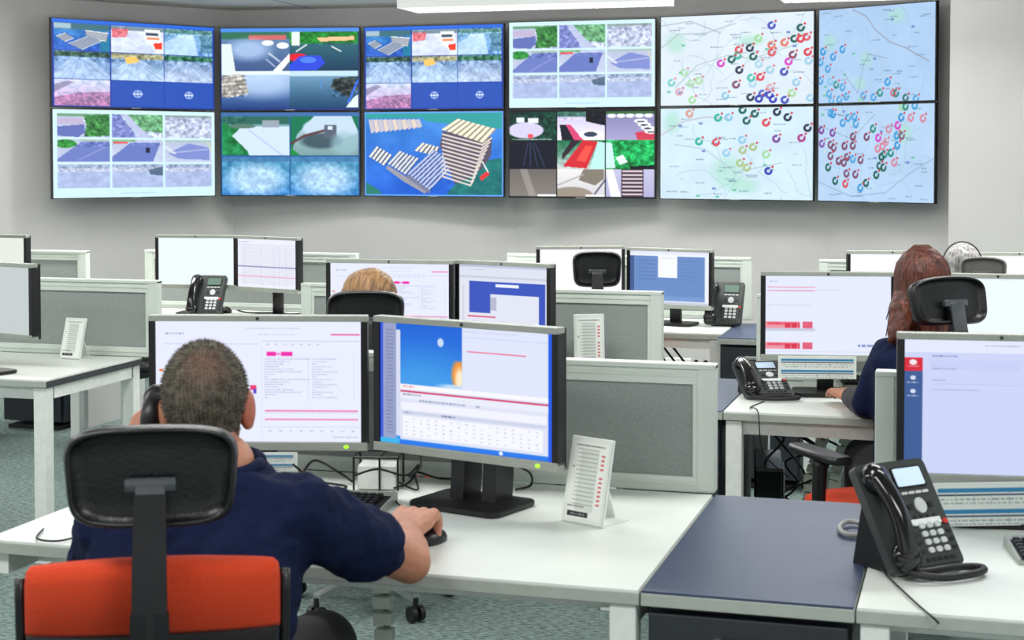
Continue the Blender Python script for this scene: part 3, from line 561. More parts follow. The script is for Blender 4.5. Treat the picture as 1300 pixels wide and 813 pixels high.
def pic_sheet(w=150, h=60):
    m = Im(w, h, (214, 222, 216))
    for y in (.12, .62):
        m.rect(.03, y, .97, y+.1, (40, 124, 172)); m.rect(.03, y+.14, .97, y+.18, (40, 60, 90)); m.text(.05, y+.24, .95, y+.28, (70, 80, 90), .5, int(y*10)); m.text(.08, y+.33, .9, y+.37, (70, 80, 90), .4, 3)
        for k in range(1, 6): m.rect(.03+k*.157, y+.1, .035+k*.157, y+.4, (150, 160, 160))
    return m
def pic_leaflet(w=70, h=130, red=True):
    m = Im(w, h, (226, 232, 224)); m.rect(.08, .05, .92, .95, (236, 240, 234)); m.rect(.28, .14, .72, .86, (205, 212, 204), .7)
    m.text(.14, .08, .85, .1, (60, 64, 66), .8, 1); m.text(.1, .34, .16, .36, (40, 40, 40), .9, 2); m.text(.1, .8, .5, .82, (60, 60, 60), .8, 3)
    for k in range(14): m.rect(.2, .13+k*.05, .7, .137+k*.05, (110, 116, 112), .8)
    if red:
        for k in range(13):
            if k not in (0, 5): m.rect(.78, .13+k*.052, .86, .152+k*.052, (205, 60, 70), .9)
    m.rect(.12, .87, .62, .93, (30, 32, 34)); m.text(.2, .89, .55, .91, (220, 220, 220), .8, 4)
    return m
# ================================================================== THE SETTING
def struct(name, g, m, smooth=False):
    o = g.ob(name, m, smooth=smooth); o['kind'] = 'structure'; return o
struct('floor', G().box((-3, 4.5, -.05), (13, 16, .1)), carpet())
struct('ceiling', G().box((-3, 4.5, 2.72+.05), (13, 16, .1)), ceilmat())
# display wall: four flat faces following the bend of the displays
WP = [(-7.55, 8.0), (-5.45, 10.98), (-3.25, 11.15), (-.93, 10.72), (.35, 9.95)]
def wallseg(name, a, b, m, th=.15):
    a, b = V((*a, 0)), V((*b, 0)); d = (b-a).normalized(); n = V((-d.y, d.x, 0)); g = G()
    poly = [a, b, b+n*th, a+n*th]
    g.loft([[V((p.x, p.y, 0)) for p in poly], [V((p.x, p.y, 2.72)) for p in poly]])
    return struct(name, g, m)
for k, nm in enumerate(('wall_left', 'wall_back', 'wall_back_middle', 'wall_right')): wallseg(nm, WP[k], WP[k+1], M['wall'])
struct('wall_pillar', G().box((.65, 9.95, 1.36), (1.6, .3, 2.72), T(0, 0, 0)), M['wall_light'])
pl = bpy.data.objects['wall_pillar']; pl.location = (0, 0, 0)
# ceiling pendants
for k, (x0, x1, lb) in enumerate(((-2.79, -1.44, 'long white box pendant light over the centre of the display wall'), (-.9, .45, 'white box pendant light cut by the top edge above the map displays'))):
    t = tag(empty('pendant_light', ((x0+x1)/2, 7.6, 2.35)), lb, 'ceiling light', 'pendant lights before the display wall')
    L = x1-x0; g = G()
    g.box((0, -.145, .05), (L, .012, .1)); g.box((0, .145, .05), (L, .012, .1)); g.box((-L/2+.006, 0, .05), (.012, .3, .1)); g.box((L/2-.006, 0, .05), (.012, .3, .1)); g.box((0, 0, .1), (L, .3, .01))
    g.ob('housing', M['lampside'], t)
    G().box((0, 0, .022), (L-.03, .27, .01)).ob('diffuser', M['tube'], t)
    g = G(); [g.box((-L/2+.04+j*(L-.08)/28, 0, .008), (.006, .27, .016)) for j in range(29)]; g.ob('louvre', M['wmetal'], t)
    g = G(); [g.tube([(sx*L*.38, 0, .1), (sx*L*.38, 0, .37)], .004) for sx in (-1, 1)]; g.ob('suspension_wire', M['alu'], t)
# ================================================================== DISPLAY WALL
ZB, ZM, ZT = 1.312, 1.944, 2.565
cols_ = [((-6.122, 9.542), (-5.42, 10.61)), ((-5.41, 10.69), (-4.37, 10.90)), ((-4.345, 10.91), (-3.255, 10.90)), ((-3.20, 10.81), (-2.125, 10.79)), ((-2.08, 10.70), (-1.012, 10.513)), ((-.985, 10.495), (-.227, 10.073))]
nine_b = bright(feed_nine_blue()); nine_w = feed_nine_white(); gm_ = nine_w.a.mean(-1, keepdims=True); nine_w.a = gm_+(nine_w.a-gm_)*1.3
pics = [(nine_b, nine_w), (bright(feed_traffic()), bright(feed_roundabout())), (nine_b, bright(feed_pallets())), (nine_w, bright(feed_mixed())), (mapA(), mapB()), (mapC(), mapD())]
where = ['at far left', 'second from left', 'third from left', 'third from right', 'second from right', 'at far right']
what = [('nine blue camera views, two cells blank', 'nine pale camera views in white borders'), ('four traffic camera views with a blue car', 'four camera views of a white roundabout'), ('nine blue camera views, two cells blank', 'one large view of stacked wooden pallets'), ('nine pale road views in white borders', 'nine mixed camera views with a red roof and stairs'), ('a map with red and dark ring markers top right', 'a pale map with few ring markers'), ('a blue map with light blue ring markers', 'a blue map crowded with dark ring markers')]
for k, ((a, b), (pt, pb)) in enumerate(zip(cols_, pics)):
    a, b = V((*a, 0)), V((*b, 0)); d = b-a; L = d.length; rz = math.atan2(d.y, d.x)
    for row, im, z0, z1 in ((0, pt, ZM+.004, ZT), (1, pb, ZB, ZM-.004)):
        h = z1-z0
        t = tag(empty('wall_display', (a.x, a.y, z0), rz), '%s display %s showing %s' % (('upper', 'lower')[row], where[k], what[k][row]), 'display screen', 'displays of the video wall')
        g = G(); e = .008; L2 = L-.002
        for c, s in (((L/2, 0, e/2), (L2, .03, e)), ((L/2, 0, h-e/2), (L2, .03, e)), ((.003+e/2, 0, h/2), (e, .03, h)), ((L-.003-e/2, 0, h/2), (e, .03, h)), ((L/2, .010, h/2), (L2-.02, .008, h-.02))): g.box(c, s)
        g.ob('bezel', M['blk'], t)
        G().box((L/2, .05, h/2), (L2-.16, .08, h-.12), bev=.01).ob('casing', M['blkm'], t)
        G().box((L/2, .12, h/2), (.4, .05, .3)).ob('wall_bracket', M['blkm'], t)
        grid_obj('screen', im, L-.006-2*e+.004, h-2*e+.004, M['scr'], t, (.003+e-.002, -.017, e-.002))
        G().box((L/2, -.0165, e/2), (.07, .003, .005)).ob('badge', M['silver'], t)
# ================================================================== DESKS, DIVIDERS, CABINETS
R1 = (3.08, 4.02); R2 = (5.36, 6.16); R3 = (7.55, 8.25)
def desk(x0, x1, y, lb, dark_side=False, inset=.05, legs=(1, 1, 1, 1), flleg=.035):
    t = tag(empty('desk', ((x0+x1)/2, y[0], 0)), lb, 'desk'); Wd = x1-x0; D_ = y[1]-y[0]
    G().box((0, D_/2, DZ-.003), (Wd-.004, D_-.004, .006)).ob('desktop', M['lam'], t)
    g = G(); g.box((0, D_/2, DZ-.018), (Wd, D_, .026), bev=.002); g.ob('edge_band', M['edge'], t)
    if dark_side: G().box((Wd/2+.001, D_/2, DZ-.018), (.004, D_-.002, .024)).ob('side_edge', M['dedge'], t)
    g = G()
    for yy in (inset, D_-.05): g.box((0, yy, DZ-.056), (Wd-.02, .04, .05))
    for xx in (-Wd/2+.03, Wd/2-.03): g.box((xx, D_/2, DZ-.056), (.04, D_-.04, .05))
    g.ob('frame', M['wmetal'], t)
    for i, (sx, sy) in enumerate(((-1, flleg), (1, .035), (-1, D_-.035), (1, D_-.035))):
        if legs[i]:
            lg = G().box((sx*(Wd/2-.035), sy, (DZ-.032)/2), (.055, .055, DZ-.034), bev=.003).ob('leg', M['wmetal'], t)
    return t
desk(-2.16, -.64, R1, 'white desk in the foreground where the man in navy works', inset=.16, flleg=.45)
desk(-.212, 1.25, R1, 'white desk at the lower right corner under the big charcoal phone', inset=.16)
desk(-5.1, -3.47, (5.36, 6.10), 'white desk with dark side edge and white legs at the left', dark_side=True)
desk(-2.75, -1.19, R2, 'white desk behind the two middle monitors where the blonde person sits')
desk(-.82, .7, R2, 'white desk where the red-haired person types')
desk(-6.5, -4.93, (7.3, 7.93), 'desk at the far left edge behind the left divider', legs=(1, 0, 1, 0))
desk(-4.75, -3.2, (7.55, 8.15), 'white desk at rear left with the phone and two monitors')
desk(-2.75, -1.19, (7.72, 8.4), 'white rear desk at centre right with phone beside blue monitor')
desk(-.78, .75, R3, 'rear desk at far right where the white-haired person sits')
def divider(x0, x1, y, lb, z1=1.065, sides=(1, 1)):
    t = tag(empty('desk_divider', ((x0+x1)/2, y, DZ)), lb, 'desk divider', 'fabric desk dividers'); Wd = x1-x0; H_ = z1-DZ
    g = G()
    g.box((0, 0, H_-.007), (Wd, .05, .014), bev=.003); g.box((0, 0, H_-.034), (Wd-.006, .036, .040), bev=.002); g.box((0, 0, H_-.031), (Wd-.01, .042, .006))
    g.box((0, 0, .02), (Wd-.006, .04, .04), bev=.002); g.box((0, 0, .022), (Wd-.01, .046, .006)); g.ob('rail', M['frame'], t)
    for s in (-1, 1):
        g = G(); g.box((s*(Wd/2-.024), 0, H_/2), (.048, .044, H_-.004), bev=.003); g.box((s*(Wd/2-.052), 0, H_/2), (.014, .034, H_-.05)); g.ob('post', M['frame'], t)
    G().box((0, 0, H_/2), (Wd-.09, .018, H_-.07)).ob('fabric_panel', M['fab'], t)
    return t
Yd = .03
divider(-2.13, -.637, R1[1]+Yd, 'grey fabric divider right behind the foreground monitors and price-list stand')
divider(-.235, 1.25, R1[1]+Yd, 'divider behind the large right-hand monitor, only its white post showing')
divider(-5.1, -3.40, 6.13, 'grey divider at the left behind the white leaflet stand')
divider(-2.75, -1.19, R2[1]+Yd, 'grey divider in the middle with the white leaflet stand leaning before it')
divider(-.815, .7, R2[1]+Yd, 'divider behind the red-haired person\'s monitors')
divider(-6.5, -4.87, 7.96, 'small divider at far left behind the leftmost pair of monitors')
divider(-4.62, -3.3, 8.18, 'divider at the rear left behind the pair of small monitors')
divider(-2.5, -1.14, 8.43, 'divider at the rear centre behind the blue monitor and phone')
divider(-.78, .75, 8.38, 'divider at the rear right, mostly hidden by monitors')
def cabinet(x0, x1, y, lb, top=True, z1=DZ, nd=2):
    t = tag(empty('drawer_cabinet', ((x0+x1)/2, y[0], 0)), lb, 'cabinet', 'dark drawer cabinets'); Wd = x1-x0; D_ = y[1]-y[0]
    zt = z1-.032 if top else z1
    G().box((0, D_/2+.03, zt/2+.02), (Wd-.02, D_-.06, zt-.045), bev=.003).ob('body', M['dark'], t)
    if top:
        G().box((0, D_/2, z1-.003), (Wd-.006, D_-.004, .006)).ob('top', M['dtop'], t)
        G().box((0, D_/2, z1-.018), (Wd-.002, D_, .026), bev=.002).ob('top_edge', M['edge'], t)
    hh = (zt-.06)/nd
    for k in range(nd):
        zc = .05+hh*(k+.5)
        dr = G().box((0, .02, zc), (Wd-.03, .02, hh-.008), bev=.003).ob('drawer', M['dark'], t)
        g = G(); g.box((0, -.012, zc+hh/2-.05), (.13, .012, .016), bev=.003); [g.box((s*.055, 0, zc+hh/2-.05), (.012, .03, .012)) for s in (-1, 1)]
        g.ob('handle', M['alu'], dr)
        if k == nd-1: G().cyl((0, 0, 0), .009, .012, M=T(Wd/2-.05, .006, zc+hh/2-.05)@RX(rad(90)), seg=20).ob('lock', M['brass'], dr)
    G().box((0, D_/2, .012), (Wd-.05, D_-.08, .024)).ob('plinth', M['blkm'], t)
    return t
cabinet(-.637, -.214, R1, 'blue-grey topped drawer cabinet in the foreground between two white desks')
cabinet(-1.187, -.822, R2, 'dark topped drawer cabinet left of the red-haired person\'s desk')
cabinet(-1.187, -.785, R3, 'dark topped drawer cabinet behind, right of the rear phone')
cabinet(-5.50, -5.1, (8.02, 8.4), 'dark two-drawer cabinet under the far left desk', top=False, z1=.66)
tag(G().box((0, .3, .33), (.03, .66, .66), bev=.002).ob('side_panel', M['wall_light'], loc=(-5.02, 8.2, 0)), 'pale grey upright panel standing beside the far left drawers', 'panel')
# ================================================================== MONITORS
def monitor(pa, pb, zt, h, im, lb, front=False, stand='slim', wd=None, sheet=False, led=False, zb=None, grp='office monitors on the desks', Z0=DZ, silver=True, postx=0, standrot=0):
    """pa, pb: plan positions of the left and right front corners; zt: height of the top edge"""
    a, b = V((*pa[:2], 0)), V((*pb[:2], 0)); d = b-a; L = d.length; rz = math.atan2(d.y, d.x)
    t = tag(empty('monitor', ((a.x+b.x)/2, (a.y+b.y)/2, Z0), rz), lb, 'monitor', grp)
    z1 = zt-Z0; z0 = z1-h; e = .017; bt = .016; bb = .022
    fr = M['silver']
    G().box((0, .002, z1-bt/2), (L, .034, bt), bev=.002).ob('top_bezel', fr, t)
    G().box((0, .002, z0+bb/2), (L, .034, bb), bev=.002).ob('bottom_bezel', fr, t)
    [G().box((s*(L/2-e/2), .002, (z0+z1)/2), (e, .030, h-.03)).ob('side_bezel', M['blk'], t) for s in (-1, 1)]
    g = G(); g.box((0, .028, (z0+z1)/2), (L-.012, .022, h-.006), bev=.004); g.box((0, .065, (z0+z1)/2), (L*.6, .04, h*.6), bev=.012); g.ob('casing', M['blkm'], t)
    grid_obj('screen', im, L-2*e+.002, h-bt-bb+.002, M['scr'], t, (-L/2+e-.001, -.006, z0+bb-.001))
    G().cyl((0, 0, 0), .004, .004, M=T(0, -.016, z1-bt/2)@RX(rad(90)), seg=12).ob('webcam', M['gloss'], t)
    if led:
        G().ell((L/2-.055, -.016, z0+bb/2), (.007, .003, .005)).ob('power_light', M['led'], t)
        g = G(); [g.box((L/2-.075-.012*k, -.0155, z0+bb/2), (.008, .002, .004)) for k in range(5)]; g.ob('control_button', M['edge'], t)
    if stand == 'wide':
        R = RZ(standrot)
        g = G(); g.prism(rrect(.27, .2, .03), -.006, .006, R@T(0, .03, .009)@RX(rad(-90))@T(0, 0, 0), bev=.002); g.ob('stand_base', M['blk'], t, smooth=True)
        g = G()
        for s in (-1, 1): g.loft([[V((s*.048+x*.02, .07+y*.04+yo, z)) for x, y in ((-1, -1), (1, -1), (1, 1), (-1, 1))] for z, yo in ((.015, .0), (.06, .005), (z0+.12, .015))], R)
        g.box((0, .085, z0+.12), (.13, .03, .09), R, bev=.01)
        g.ob('stand_neck', M['blk'], t, smooth=True)
    else:
        g = G(); g.prism(rrect(.24, .17, .03), -.006, .006, T(0, .05, .008)@RX(rad(-90)), bev=.002); g.ob('stand_base', M['blk'], t, smooth=True)
        g = G(); g.box((0, .085, z0/2+.06), (.06, .03, z0+.12), bev=.005); g.ob('stand_neck', M['blk'], t, smooth=True)
    return t
def mon_px(xl, yl_, dl, xr, yr_, dr, h, im, lb, **k):
    """corner pixels and camera depths of the top edge"""
    a = C(xl, yl_, dl); b = C(xr, yr_, dr)
    return monitor(a, b, (a.z+b.z)/2, h, im, lb, **k)
mon_px(190, 401, 4.08, 467, 399, 4.06, .350, pic_form(), 'large foreground monitor behind the man\'s head showing a form', stand='slim', led=True)
mon_px(478, 402, 4.04, 712, 414, 3.74, .345, pic_desktop(), 'foreground monitor turned left with blue desktop and a table', stand='wide', led=True)
mon_px(1139, 425, 3.74, 1405, 423, 3.66, .355, pic_side(), 'large monitor at right edge with red and blue side menu', stand='slim')
mon_px(-110, 330, 6.5, 43, 332, 6.1, .30, pic_pop(), 'grey monitor at the left edge on the white desk')
mon_px(415, 329, 6.25, 576, 330, 6.15, .315, pic_form2(), 'monitor in front of the blonde person showing a form')
mon_px(580, 329, 6.2, 701, 336, 5.95, .32, pic_window(), 'monitor with a blue window, right of the blonde person')
mon_px(966, 344, 5.75, 1137, 346, 5.7, .325, pic_red(), 'monitor with red highlighted rows before the red-haired person')
mon_px(1190, 346, 5.6, 1345, 350, 5.5, .32, pic_blank(), 'blank white monitor right of the red-haired person')
mon_px(-80, 298, 8.7, 35, 297, 8.5, .30, pic_cream(), 'small cream-coloured screen at the far left edge')
mon_px(198, 298, 8.72, 301, 299, 8.65, .295, pic_blank(), 'blank bright monitor left of its pair behind the left phone')
mon_px(300, 299, 8.65, 380, 302, 8.4, .30, pic_table(), 'small monitor with a table of figures at rear left')
mon_px(681, 312, 8.1, 793, 313, 8.15, .30, pic_blank(100, 64, (250, 250, 253)), 'blank white monitor behind the empty chair headrest')
mon_px(797, 313, 8.25, 905, 318, 8.02, .31, pic_blue(), 'rear monitor showing a blue list beside the desk phone')
mon_px(1075, 318, 7.9, 1190, 319, 7.9, .30, pic_blank(100, 64, (250, 250, 253)), 'blank white monitor left of the white-haired person')
mon_px(1236, 320, 7.8, 1350, 321, 7.8, .30, pic_blank(100, 64, (250, 250, 253)), 'blank white monitor right of the white-haired person')
# printed schedule sheets hanging from the lower bezel
def sheet(pa, pb, wd, hh, lb, lean=.02):
    a, b = V(pa), V(pb); d = b-a; d.z = 0; rz = math.atan2(d.y, d.x)
    t = tag(empty('schedule_sheet', (a.x, a.y, min(a.z, b.z)), rz), lb, 'paper sheet', 'schedule sheets under monitors')
    grid_obj('printed_face', pic_sheet(), wd, hh, M['print'], t, (0, -.001, 0))
    G().box((wd/2, .001, hh/2), (wd+.006, .002, hh+.004)).ob('backing_board', M['strip'], t)
    return t
sheet(C(1186, 668, 3.66), C(1330, 664, 3.68), .27, .098, 'printed schedule with blue bars under the large right monitor')
sheet(C(989, 480, 5.64), C(1085, 478, 5.62), .27, .078, 'printed schedule with blue bars under the red-haired person\'s monitor')
sheet(C(240, 598, 4.0), C(376, 592, 4.0), .272, .045, 'printed schedule with blue stripe under the monitor behind the man')
# ================================================================== PHONES
def phone(loc, rz, tilt, lb, cord=True, s=1.0, lcd='lcd'):
    t = tag(empty('desk_phone', (loc[0], loc[1], DZ), rz), lb, 'phone', 'charcoal desk phones'); t.scale = (s, s, s)
    Wd, L = .205, .25
    P = T(0, 0, .012)@RX(tilt)           # plate: local x right, y up along plate, z out of the face
    def rp(w_, l_, r_, z0, z1, cx=0, cy=0, g=None, bev=.0):
        g = g or G(); return g.prism(rrect(w_, l_, r_, 5, cx, cy), -z0, -z1, P@RX(rad(90)), bev=bev)
    # prism polygon lies in XZ extruded along Y; after RX(90): x->x, z->-y... map below
    def pad(w_, l_, r_, z0, z1, cx, cy, g):
        pts = rrect(w_, l_, r_, 4, cx, cy); return g.loft([[P@V((x, y, z0)) for x, y in pts], [P@V((x, y, z1)) for x, y in pts]])
    g = G(); pad(Wd, L, .014, -.012, .010, 0, L/2, g); pad(Wd-.012, L-.012, .012, .009, .014, 0, L/2, g)
    g.ob('body', M['phone'], t, smooth=True)
    g = G(); yb = L*math.cos(tilt); zb = L*math.sin(tilt)
    g.loft([[V((x, y, z)) for y, z in ((.02, 0), (.035, .02), (yb*.86, zb*.80), (yb*.98, zb*.78), (yb+.03, .0))] for x in (-Wd*.32, Wd*.32)])
    g.ob('stand', M['blkm'], t)
    G_ = G(); pad(.088, .05, .004, .013, .0165, .035, L-.042, G_); G_.ob('display_surround', M['blk'], t)
    G_ = G(); pad(.08, .042, .004, .016, .0175, .035, L-.042, G_); G_.ob('display', M[lcd], t)
    g = G()
    for k in range(4): pad(.017, .006, .002, .013, .017, .005+k*.0205, L-.079, g)
    g.ob('soft_key', M['btn'], t)
    G_ = G(); g = G_
    pts = [V((.036+.016*math.cos(a), L-.11+.018*math.sin(a), 0)) for a in [2*math.pi*k/20 for k in range(20)]]
    g.loft([[P@V((p.x, p.y, .013)) for p in pts], [P@V((p.x, p.y, .018)) for p in pts]]); g.ob('navigation_button', M['btn'], t)
    g = G()
    for x in (.007, .066): pad(.014, .012, .004, .013, .017, x, L-.11, g)
    for k in range(4): pad(.006, .006, .002, .013, .0165, .008+k*.019, L-.135, g)
    for k in range(5): pad(.012, .008, .002, .013, .0165, -.0+k*.018, .018, g)
    for k in range(4): pad(.012, .008, .002, .013, .0165, -.008, .038+k*.019, g); pad(.012, .008, .002, .013, .0165, .088, .038+k*.019, g)
    g.ob('function_key', M['dbtn'], t)
    G_ = G(); pad(.085, .014, .002, .013, .0165, .035, L-.147, G_); G_.ob('label_strip', M['strip'], t)
    G_ = G(); pad(.013, .012, .005, .013, .018, .088, .098, G_); G_.ob('message_button', M['red'], t)
    for i in range(3):
        for j in range(4):
            g = G(); pad(.0165, .0125, .005, .013, .0185, .016+i*.023, .038+j*.0185, g); g.ob('number_key', M['btn'], t)
    # handset
    g = G(); pts = []; rr = []
    for k in range(13):
        u = k/12; y = .025+u*.19; arch = math.sin(math.pi*u)*.022
        pts.append(P@V((-.068, y, .030+arch))); rr.append(.030-.004*math.sin(math.pi*u))
    g.tube(pts, rr, seg=14, sq=.8)
    for y in (.03, .21): g.ell((0, 0, 0), (.035, .036, .026), M=P@T(-.068, y, .027))
    h = g.ob('handset', M['gloss'], t, smooth='all')
    # coiled-up cord loop
    if cord:
        g = G(); pts = [P@V((-.068, .012, .018)), V((-.07, -.03, .02)), V((-.02, -.065, .014)), V((.06, -.075, .014)), V((.105, -.06, .014)), V((.108, -.035, .014)), V((.07, -.025, .016)), V((.02, -.03, .02)), V((-.03, -.022, .018)), V((-.05, -.005, .014))]
        g.tube(pts, .0085, seg=8, sub=8)
        cc = [p for p in pts]
        g.ob('handset_cord', M['cable'], t, smooth='all')
    return t
phone((-.085, 3.36), rad(46), rad(57), 'large charcoal desk phone with white number keys at lower right foreground', s=.96)
phone((-.70, 5.66), rad(24), rad(27), 'grey desk phone with glossy handset left of the red-haired person', lcd='lcd', s=.86)
phone(tuple(atY(917, 404, 8.05))[:2], rad(-2), rad(60), 'charcoal desk phone on the rear desk beside the blue monitor', cord=False, s=.95, lcd='lcdg')
phone(tuple(atY(258, 400, 7.72))[:2], rad(6), rad(60), 'charcoal desk phone at rear left in front of the blank bright monitor', cord=False, s=.95, lcd='lcdg')
# ================================================================== LEAFLET STANDS
def leaflet(loc, rz, w_, h_, lb, lean=12, z=DZ, red=True, acrylic=True):
    t = tag(empty('leaflet_stand', (loc[0], loc[1], z), rz), lb, 'leaflet stand', 'white leaflet stands')
    R = T(0, 0, .002)@RX(-rad(lean)); sn, cs = math.sin(rad(lean)), math.cos(rad(lean))
    G().box((0, .004, h_/2), (w_, .006, h_), R, bev=.002).ob('holder', M['wmetal'], t)
    grid_obj('printed_sheet', pic_leaflet(red=red), w_-.006, h_-.006, M['print'], t, (-w_/2+.003, -.0005, .005), dy=(0, sn, cs))
    g = G(); g.loft([[V((x, y, zz)) for y, zz in ((.004, .0), (h_*sn+.06, .0), (h_*sn+.06, .004), (.008, .004))] for x in (-w_/2, w_/2)])
    g.loft([[V((x, y, zz)) for y, zz in ((h_*sn+.056, .0), (h_*sn+.06, .0), (h_*sn*.8+.006, h_*cs*.8), (h_*sn*.8, h_*cs*.8))] for x in (-w_*.2, w_*.2)])
    g.ob('foot', M['wmetal'], t)
    return t
leaflet(tuple(atZ(738, 667, DZ))[:2], AL-rad(40), .125, .205, 'white stand with a printed price list on the foreground desk right of the monitor', lean=13)
leaflet(tuple(atY(749, 460, 6.02))[:2], AL+rad(12), .125, .25, 'white leaflet stand leaning on the middle divider behind the foreground divider', lean=4)
leaflet(tuple(atY(88, 452, 5.95))[:2], AL-rad(22), .11, .18, 'small white leaflet stand on the left desk before the divider', lean=16, red=False)
# ================================================================== KEYBOARDS, MICE, BOXES, CABLES
def keyboard(loc, rz, lb, L=.44, case='silver'):
    t = tag(empty('keyboard', (loc[0], loc[1], DZ), rz), lb, 'keyboard', 'keyboards on the desks')
    g = G(); g.loft([[V((x, y, z)) for y, z in ((-.08, .0), (-.08, .012), (.08, .028), (.085, .0))] for x in (-L/2, L/2)]); g.ob('case', M['blkm'] if case != 'silver' else M['silver'], t)
    g = G(); g.loft([[V((x, y, z)) for y, z in ((-.082, .011), (-.082, .014), (.045, .0255), (.045, .018))] for x in (-L/2+.006, L/2-.006)]); g.ob('key_well', M['blk'], t)
    g = G()
    for i in range(int((L-.02)/.0195)):
        for j in range(6):
            x = -L/2+.018+i*.0195; y = -.07+j*.0205
            g.box((x, y, .018+(y+.08)*.1), (.0165, .0165, .008), bev=.002, seg=1)
    g.ob('keys', M['blk'], t)['kind'] = 'stuff'
    return t
k1 = C(455, 641, 3.72)
keyboard((-1.60, 3.60), rad(4), 'keyboard with black keys by the mouse hand of the man in navy')
keyboard(tuple(atZ(1138, 489, DZ))[:2], rad(14), 'dark keyboard under the hand of the red-haired person')
keyboard((.30, 3.62), rad(10), 'keyboard at the right edge in front of the right-hand monitor')
def mouse(loc, rz, lb):
    t = tag(empty('computer_mouse', (loc[0], loc[1], loc[2] if len(loc) > 2 else DZ), rz), lb, 'mouse')
    g = G(); g.ell((0, 0, .006), (.031, .055, .026), u=24, v=16); o = g.ob('shell', M['blk'], t, smooth='all')
    for v in o.data.vertices: v.co.z = max(v.co.z, 0)
    G().cyl((0, 0, 0), .008, .006, M=T(0, .03, .026)@RY(rad(90)), seg=14).ob('scroll_wheel', M['silver'], t)
    return t
mouse((C(546, 655, 3.56).x, C(546, 655, 3.56).y), rad(-12), 'black mouse held under the hand of the man in navy')
mouse((-4.02, 8.0), rad(30), 'small black mouse right of the rear left phone')
# small cable box in wire holder
t = tag(empty('cable_box', (-1.50, 3.86, DZ), rad(12)), 'small pale box in a black wire holder between the two foreground monitors', 'box')
G().box((0, 0, .034), (.10, .085, .062), bev=.003).ob('box_body', M['wmetal'], t)
g = G()
for x in (-.058, .058): g.tube([(x, -.05, .003), (x, -.05, .088), (x, .05, .088), (x, .05, .003)], .003, sub=1)
g.tube([(-.058, -.05, .088), (.058, -.05, .088)], .003); g.tube([(-.058, .05, .088), (.058, .05, .088)], .003); g.tube([(.01, -.05, .003), (.01, -.05, .088), (.01, .05, .088)], .003)
g.ob('wire_holder', M['blk'], t)
def cablep(pts, r, lb, m='cable', sub=8, name='cable', grp=None):
    o = G().tube(pts, r, seg=8, sub=sub).ob(name, M[m], smooth='all'); tag(o, lb, 'cable', grp); return o
def zc(px, py, z): p = atZ(px, py, z); return (p.x, p.y, z)
cablep([zc(385, 600, .80), zc(400, 585, .82), zc(430, 600, .76), zc(448, 612, .738)], .0035, 'black cable dropping from the left foreground monitor to the small box')
cablep([zc(372, 590, .84), zc(400, 610, .78), zc(440, 618, .737), zc(420, 624, .737)], .003, 'black cable curving behind the man\'s shoulder on the desk')
cablep([zc(450, 604, .80), zc(480, 596, .80), zc(515, 604, .76), zc(532, 590, .76), zc(520, 612, .738), zc(500, 620, .738)], .003, 'tangled black cable loop right of the small box')
cablep([zc(505, 612, .738), zc(530, 622, .737), zc(528, 600, .75), zc(560, 608, .737), zc(610, 608, .737)], .003, 'black cable running from the box to the turned monitor stand')
cablep([zc(500, 625, .737), zc(505, 640, .737), zc(525, 648, .737), zc(560, 640, .737)], .0022, 'thin mouse cable on the white desk')
cablep([zc(532, 568, .86), zc(534, 592, .80), zc(520, 606, .74)], .003, 'black cable hanging at the lower left of the turned monitor')
cablep([zc(650, 590, .80), zc(672, 600, .78), zc(674, 616, .74), zc(655, 622, .737)], .003, 'black cable looping behind the turned monitor stand')
cablep([zc(55, 672, .735), zc(47, 684, .735), zc(75, 687, .735), zc(110, 678, .735)], .0025, 'thin dark cable loop on the left end of the foreground desk')
p = atZ(1090, 690, .735)
cablep([zc(1105, 668, .737), zc(1078, 662, .74), zc(1066, 670, .74), zc(1075, 679, .737), zc(1098, 680, .737)], .006, 'thick pale grey cable loop behind the big phone', 'gcable')
cablep([zc(1118, 722, .736), zc(1133, 738, .736), zc(1165, 768, .735), zc(1185, 785, .728), (zc(1195, 795, .70))], .0022, 'thin black cable from the big phone over the desk edge')
cablep([zc(970, 510, .732), (-.74, 5.45, .732), (-.70, 5.35, .734), (-.68, 5.34, .6), (-.60, 5.42, .5)], .0022, 'thin cable from the grey phone over the desk edge')
cablep([(-4.0, 8.10, .735), (-3.88, 8.0, .734), (-3.74, 8.05, .734), (-3.62, 8.0, .734), (-3.55, 8.10, .735)], .004, 'black cables under the small rear left monitors')
# PC tower under the right middle desk
pcx = C(968, 590, 5.95)
t = tag(empty('computer_tower', (-.70, 5.66, .10), rad(8)), 'black computer tower with green light under the red-haired person\'s desk', 'computer')
G().box((0, .2, .2), (.10, .38, .36), bev=.006).ob('case', M['blk'], t); G().box((-.0, .005, .2), (.096, .014, .35), bev=.004).ob('front_panel', M['gloss'], t)
G().ell((.0, -.004, .12), (.004, .002, .004)).ob('power_light', M['led'], t)
G().box((.054, .1, .2), (.004, .2, .34)).ob('side_trim', M['silver'], t)
G().box((0, .2, -.04), (.14, .36, .12)).ob('plinth', M['blkm'], t)
rs = random.Random(3)
for k in range(5):
    x = -.62+rs.uniform(-.04, .06); y = 5.75+rs.uniform(-.1, .15); pts = [(x-.1, y, .62)]
    for j in range(5): pts.append((x+rs.uniform(-.1, .1), y+rs.uniform(-.06, .06), .56-j*.10+rs.uniform(-.04, .04)))
    cablep(pts, .0045, 'tangled black cables hanging beside the tower under the right middle desk', grp='cables beside the computer tower')
for k in range(4):
    x = -1.55+k*.05; cablep([(x-.1, 8.0, .64), (x, 8.05, .5), (x+.1, 8.0, .42), (x+.18, 8.05, .55), (x+.2, 8.0, .35)], .006, 'black cables hanging under the rear centre desk', grp='cables under the rear centre desk')
